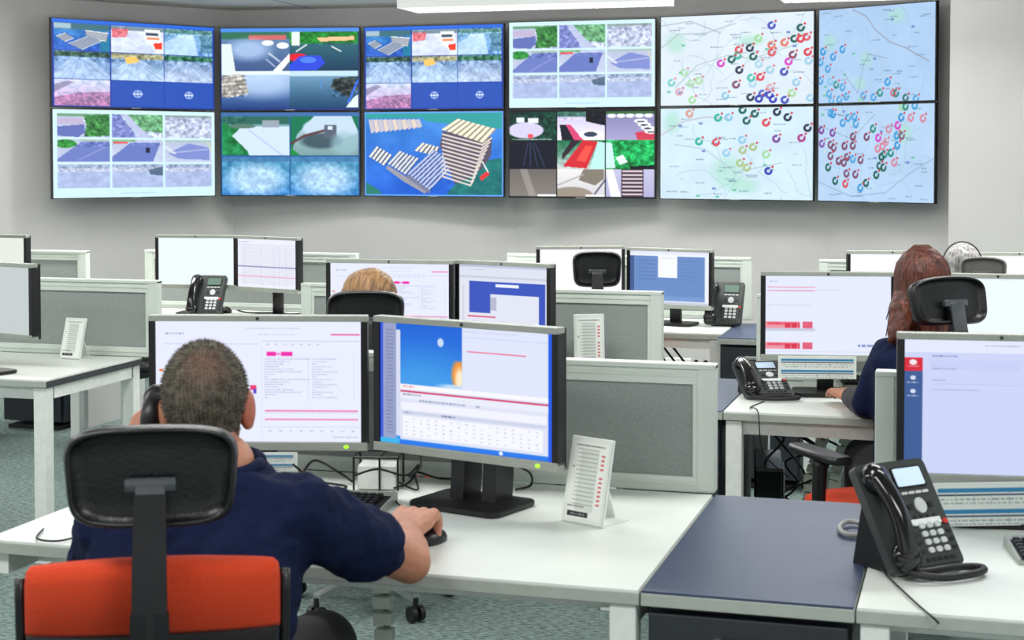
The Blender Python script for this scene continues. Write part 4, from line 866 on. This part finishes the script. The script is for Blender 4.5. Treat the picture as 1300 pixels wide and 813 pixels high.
t = tag(empty('radiator', (-1.23, 9.6, 0)), 'white louvred grille seen under the rear centre desk', 'radiator')
G().box((0, .03, .28), (.36, .03, .56)).ob('body', M['wmetal'], t); g = G(); [g.box((0, 0, .12+.06*k), (.32, .04, .02)) for k in range(7)]; g.ob('louvre', M['wmetal'], t)
tag(G().box((0, 0, .15), (.16, .03, .14), bev=.004).ob('wall_socket_box', M['wmetal'], loc=(-1.75, 9.6, .14)), 'white socket plate seen under the rear centre desk', 'socket')
# ================================================================== CHAIRS
def sup(a, b, p=4.5, n=56):
    out = []
    for k in range(n):
        t = 2*math.pi*k/n; c, s = math.cos(t), math.sin(t)
        out.append((a*math.copysign(abs(c)**(2/p), c), b*math.copysign(abs(s)**(2/p), s)))
    return out
def chair(loc, rz, lb, head=True, hz=1.05, bz=.905, hw=.285, hh=.165, arms=True, shell='blk', htilt=0, seat='orange', hy=-.27, arm_z=.66, flip=1):
    t = tag(empty('office_chair', (loc[0], loc[1], 0), rz), lb, 'office chair', 'orange and black office chairs')
    # five-star base
    for k in range(5):
        a = 2*math.pi*k/5+.3; R = RZ(a)
        g = G(); g.loft([[R@V((x, y*wd, z)) for y, z in ((-1, z0-.012), (1, z0-.012), (1, z0+.012), (-1, z0+.012))] for x, z0, wd in ((.02, .12, .026), (.29, .085, .016))])
        b = g.ob('base_arm', M['alu'], t)
        g = G(); [g.cyl((0, 0, 0), .027, .018, M=R@T(.29, s*.016, .03)@RX(rad(90)), seg=18) for s in (-1, 1)]; g.cyl((0, 0, 0), .01, .05, M=R@T(.29, 0, .06))
        g.ob('castor', M['blk'], b, smooth=True)
    G().tube([(0, 0, .1), (0, 0, .42)], .027, seg=16).ob('gas_lift', M['blk'], t, smooth=True)
    G().box((0, 0, .42), (.2, .24, .05), bev=.012).ob('tilt_mechanism', M['blk'], t)
    # seat: lofted cushion
    g = G(); rings = []
    for z, k in ((.445, .9), (.45, .97), (.475, 1.0), (.50, .97), (.512, .85), (.515, .5), (.513, .1)):
        rings.append([V((x, y+.02, z-(.02*(y/.24)**2 if y > .1 else 0))) for x, y in sup(.245*k, .24*k, 4)])
    g.loft(rings); g.ob('seat', M[seat], t, smooth='all')
    # backrest pad and shell
    def bp(z, x, th):
        u = (z-.52)/(bz-.52); wv = .215*(.86+.14*min(1, u*1.4)); return wv
    g = G(); rings = []
    z0 = bz-.118
    for z, k, th in ((z0, 1, .02), (z0+.01, 1, .03), (bz-.03, 1, .032), (bz-.008, .985, .026), (bz, .95, .01)):
        wv = .215*k; yb = -.235-.04*(z-.7)
        rings.append([V((x, yb+y+.20*x*x*1.2, z+.012*(1-(x/.215)**2) if z > bz-.05 else z)) for x, y in sup(wv, th, 3, 48)])
    g.loft(rings); g.ob('backrest', M['orange'], t, smooth='all')
    g = G(); rings = []
    for z, wv, th in ((.50, .17, .012), (.52, .185, .02), (.65, .2, .022), (z0-.005, .212, .022), (z0+.002, .21, .015)):
        rings.append([V((x, -.235-.04*(z-.7)-.012*math.sin((z-.5)*6)+y+.24*x*x, z)) for x, y in sup(wv, th, 3, 48)])
    g.loft(rings); g.ob('lower_backrest', M['bcloth'], t, smooth='all')
    for s in (-1, 1):
        pts = [V((s*.19, -.235+.24*.036, .5)), V((s*.212, -.235+.24*.045, .62)), V((s*.221, -.238+.24*.047, .75)), V((s*.223, -.24+.24*.047, bz-.02))]
        G().tube(pts, .009, seg=8, sub=3).ob('back_frame', M[shell], t, smooth='all')
    # spine: forked support
    g = G(); ys = hy-.045
    top = hz-.02 if head else bz-.05
    g.loft([[V((x*wd, yy+dy, z)) for x, dy in ((-1, -.008), (1, -.008), (1, .008), (-1, .008))] for z, yy, wd in ((top, ys+.02, .026), (top-.12, ys-.012, .028), (bz-.14, ys-.016, .030))])
    for s in (-1, 1):
        g.loft([[V((s*xx+x*.012, yy+dy, z)) for x, dy in ((-1, -.009), (1, -.009), (1, .009), (-1, .009))] for z, yy, xx in ((bz-.06, ys-.014, .019), (bz-.25, ys-.02, .026), (.5, ys+.02, .05), (.43, -.12, .06))])
    g.ob('spine', M[shell], t, smooth=True)
    if head:
        R = T(0, hy, hz)@RX(htilt)
        def ring(k, y, dx=0, dz=0):
            out = []
            for x, z in sup((hw/2)*k-dx, (hh/2)*k-dz, 5.0, 64):
                tp = 1+.045*(z/(hh/2))
                out.append(R@V((x*tp, y+1.1*x*x+.9*z*z*.6, z+.010*(1-(x/(hw/2))**2)*(z > 0))))
            return out
        g = G(); g.loft([ring(1, -.024, .004, .004), ring(1, -.028, .007, .007), ring(1, -.024, .012, .012), ring(.9, -.006), ring(.7, .0), ring(.4, .0), ring(.1, .0), ring(.005, .0)], cap=False)
        g.loft([ring(1, -.024, .004, .004), ring(1, -.012), ring(1, .008, .002, .002), ring(1, .02, .012, .012), ring(.85, .026), ring(.5, .03), ring(.1, .03), ring(.005, .03)], cap=False)
        hd = g.ob('headrest', M[shell if shell != 'blk' else 'leath'], t, smooth='all')
        g = G(); g.box((0, -.020, -.006), (.085, .018, .022), R, bev=.004); g.box((0, -.024, -.05), (.05, .018, .09), R, bev=.004)
        g.ob('headrest_bracket', M['ggrey' if shell == 'blk' else shell], hd, smooth=True)
    if arms:
        for s in (-1, 1):
            a = G(); a.loft([[V((s*.285+x, y, z)) for x, z in rrect(.085*k, .026, .012, 3, 0, arm_z)] for y, k in ((-.13, .7), (-.11, .95), (.0, 1), (.12, .95), (.145, .7))])
            pd = a.ob('armrest', M['blk'], t, smooth=True)
            g = G(); g.tube([(s*.15, 0, .43), (s*.27, 0, .44), (s*.29, 0, .5), (s*.285, .0, arm_z-.01)], [.018, .02, .022, .024], seg=10, sub=4); g.ob('arm_support', M['blk'], pd, smooth='all')
    return t
def chair_at(px, py, d, rz, hz=None, hy=-.27, **k):
    p = C(px, py, d); loc = p-RZ(rz)@V((0, hy, 0))
    return chair((loc.x, loc.y), rz, hz=p.z, hy=hy, **k)
mc = chair_at(192, 608, 2.66, rad(25), lb='office chair with orange back and black headrest under the man in navy', hw=.285, hh=.165, bz=.905, arm_z=.60)
chair_at(464, 404, 5.35, rad(18), lb='office chair with black headrest behind the blonde person\'s head', hw=.26, hh=.17, bz=.86)
chair_at(1207, 384, 4.80, rad(38), lb='office chair with black headrest and orange seat under the red-haired person', hw=.265, hh=.14, bz=.88, htilt=rad(-14), arm_z=.665)
chair_at(758, 343, 7.35, rad(17), lb='office chair with black headrest before the blank rear monitor', hw=.225, hh=.16, bz=.9)
chair_at(1248, 346, 7.05, rad(0), lb='grey office chair headrest behind the white-haired person', hw=.2, hh=.12, bz=.86, shell='gchair', htilt=rad(-10), arms=False)
chair((-4.42, 7.66), rad(-8), 'low office chair pushed under the rear left desk', head=False, bz=.86, arms=False, seat='leath')
# ================================================================== CABLE SPINES
def spine_(pts, lb):
    t = tag(empty('cable_spine', (pts[0][0], pts[0][1], 0)), lb, 'cable conduit', 'pale vertebra cable spines'); o = V((pts[0][0], pts[0][1], 0))
    P = [V(p)-o for p in pts]; Q = []
    for i in range(len(P)-1):
        for k in range(40): Q.append(P[i].lerp(P[i+1], k/40))
    g = G(); n = 0
    L = sum((Q[i+1]-Q[i]).length for i in range(len(Q)-1)); step = .032; acc = 0
    for i in range(len(Q)-1):
        seg = Q[i+1]-Q[i]; acc += seg.length
        if acc >= step:
            acc = 0; q = RY(math.atan2(seg.x, seg.z))@RZ(0) if seg.z > 0 else RY(math.atan2(-seg.x, -seg.z))
            g.box((0, 0, 0), (.042, .03, .028), T(*Q[i])@q, bev=.004); n += 1
    g.ob('vertebrae', M['spine'], t)['kind'] = 'stuff'
    G().tube([p+V((0, .018, 0)) for p in P], .008, seg=8, sub=6).ob('inner_cable', M['cable'], t, smooth='all')
    return t
a = C(484, 745, 3.5); b = C(486, 830, 3.5)
spine_([(a.x, a.y, .68), (a.x+.01, a.y, .5), (b.x+.02, b.y+.03, .25), (b.x+.0, b.y+.05, .02)], 'pale cable spine hanging beneath the foreground desk beside the man\'s elbow')
p1 = C(1060, 530, 5.75)
spine_([(p1.x, p1.y, .68), (p1.x-.05, p1.y, .55), (p1.x-.09, p1.y, .42), (p1.x-.09, p1.y, .28), (p1.x-.04, p1.y, .1), (p1.x, p1.y, .02)], 'outer pale cable spine curving beneath the red-haired person\'s desk')
spine_([(p1.x+.09, p1.y, .68), (p1.x+.03, p1.y, .55), (p1.x-.0, p1.y, .42), (p1.x-.0, p1.y, .28), (p1.x+.04, p1.y, .1), (p1.x+.08, p1.y, .02)], 'inner pale cable spine nearer the chair beneath the right middle desk')
# ================================================================== PEOPLE
def obw(g, name, m, base, parent=None, smooth='all'):
    g.bm.transform(Matrix.Translation(-base)); o = g.ob(name, m, parent, smooth=smooth)
    if parent is None: o.location = base
    return o
def head_frame(c, yaw, pitch=0, roll=0, s=1.0): return T(*c)@RZ(yaw)@RX(pitch)@RY(roll)@Matrix.Scale(s, 4)
def head_shape(g, Hm):
    g.ell((0, -.008, .012), (.074, .094, .093), Hm, u=28, v=20)
    g.ell((0, .030, -.050), (.058, .064, .070), Hm); g.ell((0, .062, -.098), (.03, .028, .022), Hm)
    g.ell((0, .098, -.042), (.013, .018, .012), Hm); g.tube([Hm@V((0, .088, -.002)), Hm@V((0, .104, -.036))], [.008, .012], seg=10)
    g.ell((0, .086, -.072), (.024, .012, .009), Hm); g.ell((.03, .077, .006), (.026, .012, .008), Hm); g.ell((-.03, .077, .006), (.026, .012, .008), Hm)
    for s in (-1, 1):
        g.ell((0, 0, 0), (.010, .022, .034), Hm@T(s*.076, -.004, -.022)@RZ(s*-.3)@RX(-.12)); g.ell((s*.074, .004, -.045), (.012, .014, .016), Hm)
    g.tube([Hm@V((0, -.02, -.05)), Hm@V((0, -.035, -.12)), Hm@V((0, -.045, -.19))], [.058, .056, .062], seg=18)
def face_bits(par, Hm, base):
    for s in (-1, 1): obw(G().ell((s*.03, .078, -.012), (.011, .011, .011), Hm), 'eye', M['btn'], base, par)
    obw(G().ell((0, .096, -.074), (.022, .006, .005), Hm), 'mouth', M['skinr'], base, par)
def hand_shape(g, wr, kn, side, up_, grip=.5, s=1.0, nfing=4, thumb=True):
    """palm from wrist to knuckle centre; side = direction across the palm towards the thumb"""
    wr, kn = V(wr), V(kn); d = (kn-wr).normalized(); sd = V(side); sd = (sd-d*sd.dot(d)).normalized(); n = sd.cross(d).normalized()
    if n.dot(V(up_)) < 0: n = -n
    L = (kn-wr).length
    for k in range(4):
        off = (1.5-k)*.021*s
        g.tube([wr+sd*off*.5, wr+d*L*.5+sd*off*.9, kn+sd*off], [.020*s, .017*s, .0125*s], seg=10); g.ell(kn+sd*off, .0125*s, u=10, v=8)
        ln = (.040, .045, .042, .033)[k]*s; a = 0; p = kn+sd*off; pts = [p]; dr = d
        for j, fl in enumerate((grip*.8, grip*1.2, grip*.8)):
            a += fl; dr = d*math.cos(a)-n*math.sin(a); p = p+dr*ln*(1, .62, .5)[j]; pts.append(p)
        rr = [.0108*s, .0098*s, .009*s, .0078*s]
        g.tube(pts, rr, seg=10); [g.ell(q, r, u=10, v=8) for q, r in zip(pts, rr)]
    if thumb:
        p = wr+d*L*.35+sd*.026*s; pts = [wr+d*L*.15+sd*.012*s, p, p+(d*.6+sd*.55-n*.35).normalized()*.036*s, p+(d*.6+sd*.55-n*.35).normalized()*.036*s+(d*.9-n*.4+sd*.05).normalized()*.03*s]
        rr = [.019*s, .0165*s, .012*s, .0095*s]; g.tube(pts, rr, seg=10); [g.ell(q, r, u=10, v=8) for q, r in zip(pts, rr)]
def hairmat(name, c1, c2, crown=None, cc=None, r=.04):
    m = mat(name, c1, .75, c2=c2, scale=60, bump=.8, bscale=150)
    if crown is not None:
        nt = m.node_tree; b = nt.nodes['Principled BSDF']; ramp = [l.from_node for l in nt.links if l.to_socket == b.inputs['Base Color']][0]
        tc = nt.nodes.new('ShaderNodeTexCoord'); ds = nt.nodes.new('ShaderNodeVectorMath'); ds.operation = 'DISTANCE'; ds.inputs[1].default_value = crown
        nt.links.new(tc.outputs['Object'], ds.inputs[0])
        mr = nt.nodes.new('ShaderNodeMapRange'); mr.inputs[1].default_value = r*.2; mr.inputs[2].default_value = r; mr.inputs[3].default_value = .75; mr.inputs[4].default_value = 0
        nt.links.new(ds.outputs['Value'], mr.inputs[0]); mx = nt.nodes.new('ShaderNodeMix'); mx.data_type = 'RGBA'
        nt.links.new(mr.outputs[0], mx.inputs[0]); nt.links.new(ramp.outputs[0], mx.inputs[6]); mx.inputs[7].default_value = (*lin(cc), 1)
        nt.links.new(mx.outputs[2], b.inputs['Base Color'])
    return m
def torso(g, rings, lat, n=40):
    """rings: (centre, half width, half depth); lat: sideways direction"""
    lat = V(lat).normalized(); fr = V((-lat.y, lat.x, 0))
    out = []
    for c, a, b in rings:
        out.append([V(c)+lat*x+fr*y for x, y in sup(a, b, 2.6, n)])
    g.loft(out)
RT = V(rt)
# ---------------- the man in the foreground
base = C(238, 900, 2.93); base.z = 0
Hm = head_frame(C(261, 508, 3.06), AL+rad(4), rad(-4), rad(-3), 1.06)
sh_r, el_r, wr_r, kn_r = C(372, 650, 2.99), C(520, 714, 3.19), C(513, 673, 3.42), C(531, 651, 3.52)
sh_l, el_l, wr_l, kn_l = C(152, 660, 2.99), C(128, 715, 3.14), C(170, 574, 3.12), C(180, 533, 3.13)
chest = C(258, 690, 2.98); pel = C(240, 885, 2.93)
hip_r, hip_l = C(285, 892, 2.98), C(190, 892, 2.98)
kr, kl = C(408, 822, 3.34), C(215, 850, 3.42)
ar, al_ = V((kr.x, kr.y+.02, .09)), V((kl.x, kl.y+.05, .09))
g = G(); head_shape(g, Hm)
nb = Hm@V((0, -.045, -.19)); g.limb([Hm@V((0, -.035, -.10)), nb, C(283, 592, 3.02), C(276, 620, 3.02)], [.056, .058, .063, .066])
torso(g, [(pel, .15, .10), (C(248, 800, 2.95), .145, .10), (chest, .165, .11), (C(262, 640, 3.01), .17, .085), (C(275, 608, 3.02), .08, .06)], RT)
g.limb([sh_r, sh_r.lerp(el_r, .5), el_r], [.055, .05, .044]); g.limb([el_r, el_r.lerp(wr_r, .35), wr_r], [.044, .045, .030])
g.limb([sh_l, sh_l.lerp(el_l, .5), el_l], [.055, .05, .042]); g.limb([el_l, el_l.lerp(wr_l, .35), wr_l], [.042, .042, .028])
hand_shape(g, wr_r, kn_r, -RT, (0, 0, 1), grip=.7, s=1.15)
hand_shape(g, wr_l, kn_l, V((.3, -.9, .4)), -RT, grip=.75, s=1.05)
for h_, k_, a_ in ((hip_r, kr, ar), (hip_l, kl, al_)):
    g.limb([h_, k_], [.075, .055]); g.limb([k_, a_], [.055, .038]); g.limb([a_, a_+V((-.03, .14, -.04))], [.035, .03])
man = obw(g, 'person', M['skin'], base); remesh(man, .0042, 5)
tag(man, 'man in a navy short-sleeved shirt holding a phone handset, one hand on a mouse', 'person')
face_bits(man, Hm, base)
g = G()
torso(g, [(C(240, 870, 2.92), .185, .135), (C(246, 800, 2.94), .19, .135), (C(252, 730, 2.96), .2, .14), (chest, .205, .14), (C(260, 650, 3.0), .2, .12), (C(266, 622, 3.01), .16, .095), (C(281, 594, 3.02), .086, .074)], RT)
g.limb([sh_r, sh_r.lerp(el_r, .4), sh_r.lerp(el_r, .66)], [.080, .076, .072], seg=20)
g.limb([sh_l, sh_l.lerp(el_l, .6), sh_l.lerp(el_l, 1.05)], [.082, .074, .066], seg=20)
sh = obw(g, 'shirt', M['navy'], base, man); remesh(sh, .009, 5, (.07, .034))
g = G(); c0 = C(284, 588, 3.02); g.tube([c0+RT*.070*math.cos(a)+V((-RT.y, RT.x, 0))*.064*math.sin(a)+V((0, 0, .012*math.sin(a))) for a in [2*math.pi*k/24 for k in range(25)]], .013, seg=8)
obw(g, 'collar', M['navy'], base, sh)
g = G(); torso(g, [(C(238, 900, 2.93), .165, .13), (C(240, 868, 2.93), .17, .13)], RT)
for h_, k_, a_ in ((hip_r, kr, ar), (hip_l, kl, al_)):
    g.limb([h_, h_.lerp(k_, .5), k_], [.095, .09, .08]); g.limb([k_, k_.lerp(a_, .5), a_+V((0, 0, .03))], [.08, .062, .055])
tr = obw(g, 'trousers', M['bcloth'], base, man); remesh(tr, .012, 4)
for a_ in (ar, al_):
    g = G(); g.ell(a_+V((-.015, .06, -.045)), (.048, .14, .044), R=RZ(rad(10))); obw(g, 'shoe', M['gloss'], base, man)
# hair cap with short strands
crown_w = Hm@V((.012, -.075, .062))
HM = hairmat('short_grey_brown_hair_with_thin_crown', (62, 57, 48), (104, 97, 84), tuple(crown_w-base), (118, 84, 68), .055)
def haircap(Hm, rx=.0775, ry=.0985, rz=.098, low=-.105, fur=9000, ln=.0065):
    bm = bmesh.new(); bmesh.ops.create_uvsphere(bm, u_segments=64, v_segments=48, radius=1)
    bmesh.ops.scale(bm, vec=(rx, ry, rz), verts=bm.verts); bmesh.ops.translate(bm, vec=(0, -.008, .012), verts=bm.verts)
    for v in bm.verts:
        if v.co.z < 0 and v.co.y < .03:
            u = min(.97, -v.co.z/rz); f = ((1-u**3)**.4)/math.sqrt(1-u*u); v.co.x *= min(f, 1.7)*(1-.12*u); v.co.y *= min(f, 1.55)*(1-.22*u)
    def ok(p):
        x, y, z = p
        if y > .045 and z < .045: return False
        if z < low: return False
        if abs(x) > .062 and z < -.03 and y > -.025: return False
        if y > .0 and z < -.02: return False
        return True
    bmesh.ops.delete(bm, geom=[v for v in bm.verts if not ok(v.co)], context='VERTS')
    # nape: hair follows the skull down to the collar
    rs = random.Random(7); fs = [f for f in bm.faces]; wts = [f.calc_area() for f in fs]
    pick = rs.choices(fs, wts, k=fur); new = []
    for f in pick:
        vs_ = [v.co for v in f.verts]; w_ = [rs.random() for _ in vs_]; S = sum(w_); p = sum((v*(a/S) for v, a in zip(vs_, w_)), V()); n = f.normal
        d = (n*.75+V((rs.uniform(-.4, .4), rs.uniform(-.4, .4), -.5+rs.uniform(-.4, .4)))).normalized(); sd = n.cross(d)
        sd = (sd.normalized() if sd.length > .01 else V((1, 0, 0)))*.0007; l = ln*rs.uniform(.6, 1.2)
        new.append((p-sd, p+sd, p+d*l))
    for tri in new: bm.faces.new([bm.verts.new(q) for q in tri])
    g = G(); g._add(bm, Hm); return g
hg = haircap(Hm)
obw(hg, 'hair', HM, base, man)
obw(G().ell((0, 0, 0), (.0115, .024, .036), Hm@T(.0765, -.004, -.022)@RZ(-.3)@RX(-.12)), 'ear', M['skinr'], base, man)
# handset held to the ear
hp = [C(199, 505, 3.10), C(193, 520, 3.06), C(190, 540, 3.05), C(196, 560, 3.07), C(204, 572, 3.1)]
hb = V((hp[2].x, hp[2].y, hp[4].z-.02))
g = G(); g.tube(hp, [.024, .02, .019, .02, .024], seg=12, sub=3); g.ell(hp[0], .026); g.ell(hp[-1], .026)
o = obw(g, 'phone_handset', M['blk'], hb); tag(o, 'black phone handset the man holds to his left ear', 'phone handset')
# ---------------- long hair helper
def hair_volume(shapes, name, m, base, par, vox=.006, disp=(.03, .012)):
    g = G()
    for kind, *a in shapes:
        if kind == 'e': g.ell(*a)
        elif kind == 'm': g.ell((0, 0, 0), a[0], a[1])
        else: g.limb(a[0], a[1])
    o = obw(g, name, m, base, par); remesh(o, vox, 4, disp); return o
def strands(pts_fn, n, r, name, m, base, par, seed=1):
    rs = random.Random(seed); g = G()
    for k in range(n): g.tube(pts_fn(rs), [r, r*1.1, r, r*.5], seg=5, sub=3)
    return obw(g, name, m, base, par)
def sitter(hc, hs, yaw, lat, label, arms=None, top='navy', hand=None, zsh=.97, dback=.0, sleeve=None):
    """seated figure below the head at hc"""
    hc = V(hc); base = V((hc.x, hc.y, 0)); Hm = head_frame(hc, yaw, rad(-5), 0, hs); lat = V(lat).normalized(); fr = V((-lat.y, lat.x, 0))
    bk = hc-fr*.05
    def at(x, y, z): return V((bk.x, bk.y, 0))+lat*x+fr*y+V((0, 0, z))
    g = G(); head_shape(g, Hm)
    torso(g, [(at(0, 0, .55), .145, .09), (at(0, 0, .7), .13, .09), (at(0, 0, .85), .15, .095), (at(0, 0, zsh-.02), .15, .07), (at(0, 0, zsh+.03), .07, .05)], lat)
    arms = arms or [[at(s*.165, 0, zsh-.03), at(s*.2, .1, .76), at(s*.14, .32, .775), at(s*.12, .40, .775)] for s in (-1, 1)]
    for s, A in zip((-1, 1), arms):
        A = [V(q) for q in A]
        g.limb([A[0], A[1]], [.045, .036]); g.limb([A[1], A[2]], [.036, .024])
        hand_shape(g, A[2], A[3], lat*(-s), (0, 0, 1), grip=.3, s=.92)
    for s in (-1, 1):
        g.limb([at(s*.09, 0, .56), at(s*.11, .38, .55)], [.075, .055]); g.limb([at(s*.11, .38, .55), at(s*.11, .40, .1)], [.055, .035]); g.limb([at(s*.11, .40, .06), at(s*.11, .52, .04)], [.03, .025])
    p = obw(g, 'person', M['skin'], base); remesh(p, .0055, 4); tag(p, label, 'person'); face_bits(p, Hm, base)
    g = G(); torso(g, [(at(0, 0, .54), .165, .12), (at(0, 0, .7), .155, .12), (at(0, 0, .85), .175, .125), (at(0, 0, zsh-.04), .175, .10), (at(0, 0, zsh), .13, .08), (at(0, 0, zsh+.04), .072, .06)], lat)
    for A in arms: g.limb([V(A[0]), V(A[0]).lerp(V(A[1]), .5), V(A[0]).lerp(V(A[1]), .95)], [.062, .058, .052])
    s_ = obw(g, 'shirt', M[top], base, p); remesh(s_, .009, 4, (.08, .016))
    if sleeve:
        for A in arms:
            g = G(); g.limb([V(A[1]), V(A[1]).lerp(V(A[2]), .45), V(A[1]).lerp(V(A[2]), .86)], [.047, .044, .036]); o = obw(g, 'sleeve', M[sleeve], base, p); remesh(o, .008, 3)
    g = G(); torso(g, [(at(0, 0, .50), .16, .12), (at(0, 0, .58), .16, .12)], lat)
    for s in (-1, 1): g.limb([at(s*.09, 0, .56), at(s*.11, .38, .56)], [.09, .07]); g.limb([at(s*.11, .38, .56), at(s*.11, .40, .12)], [.07, .05])
    o = obw(g, 'trousers', M['bcloth'], base, p); remesh(o, .013, 3)
    for s in (-1, 1): obw(G().ell(at(s*.11, .47, .045), (.045, .12, .042)), 'shoe', M['gloss'], base, p)
    return p, Hm, base, at
# ---------------- red-haired person
hc = C(1170, 358, 5.12)
sl = C(1128, 452, 5.10); A_l = [sl, C(1100, 515, 5.16), C(1078, 503, 5.42), C(1066, 496, 5.52)]
sr = C(1228, 452, 5.10); A_r = [sr, sr+V((.03, .06, -.2)), sr+V((-.03, .34, -.19)), sr+V((-.05, .42, -.19))]
p, Hm, base, at = sitter(hc, 1.0, AL-rad(6), RT, 'person with long auburn hair in a navy top typing at the right', arms=[A_l, A_r], sleeve='bcloth', zsh=1.0)
hw_ = hair_volume([('m', (.087, .104, .098), Hm@T(0, -.01, .02)), ('m', (.088, .07, .10), Hm@T(0, -.045, -.05)), ('l', [Hm@V((-.035, -.04, -.05)), C(1147, 395, 5.06), C(1140, 425, 5.03), C(1130, 432, 5.02)], [.055, .048, .035, .012]), ('l', [Hm@V((.02, -.05, -.05)), C(1180, 400, 5.04), C(1185, 432, 5.02)], [.075, .07, .045]), ('l', [Hm@V((.05, -.04, -.03)), C(1205, 400, 5.06), C(1215, 425, 5.04)], [.045, .04, .02])], 'hair', M['hred'], base, p, .006, (.035, .012))
def fred(rs):
    a = rs.uniform(-2.5, 2.5); x = .088*math.sin(a*.62); y = -.01-.10*math.cos(a*.62)
    t0 = Hm@V((x*.25, y*.3, .118)); t1 = Hm@V((x*.9, y*.9, .06)); t2 = Hm@V((x*1.03, y*.95-.008, -.03)); t3 = Hm@V((x*1.15+rs.uniform(-.02, .01), y*.8-.03, -.12+rs.uniform(-.07, .03)))
    return [t0, t1, t2, t3]
strands(fred, 130, .0035, 'hair_lock', M['hred'], base, p, 3)['kind'] = 'stuff'
# ---------------- blonde person
hc = C(469, 385, 5.56)
p, Hm, base, at = sitter(hc, 1.0, AL+rad(5), RT, 'person with dark blond hair half hidden by a black headrest', zsh=.93, top='bcloth')
hair_volume([('m', (.102, .112, .103), Hm@T(0, -.012, .022)), ('m', (.102, .08, .10), Hm@T(0, -.04, -.05))], 'hair', M['hblond'], base, p, .006, (.04, .010))
# ---------------- white-haired person
hc = C(1222, 340, 7.35)
p, Hm, base, at = sitter(hc, .95, AL-rad(10), RT, 'person with short white-blond hair wearing a headset at far right', zsh=.94, top='bcloth')
hair_volume([('m', (.086, .104, .100), Hm@T(0, -.012, .02)), ('m', (.085, .07, .08), Hm@T(0, -.045, -.05))], 'hair', M['hwhite'], base, p, .006, (.03, .008))
g = G(); g.tube([Hm@V((.094*math.cos(a), .01, .02+.108*math.sin(a))) for a in [math.pi*k/16 for k in range(17)]], .003, seg=8)
for s in (-1, 1): g.ell((s*.092, .01, -.01), (.016, .03, .032), Hm)
hs = obw(g, 'headset', M['blk'], base); hs['label'] = 'black headset worn over white-blond hair at the far right'; hs['category'] = 'headset'
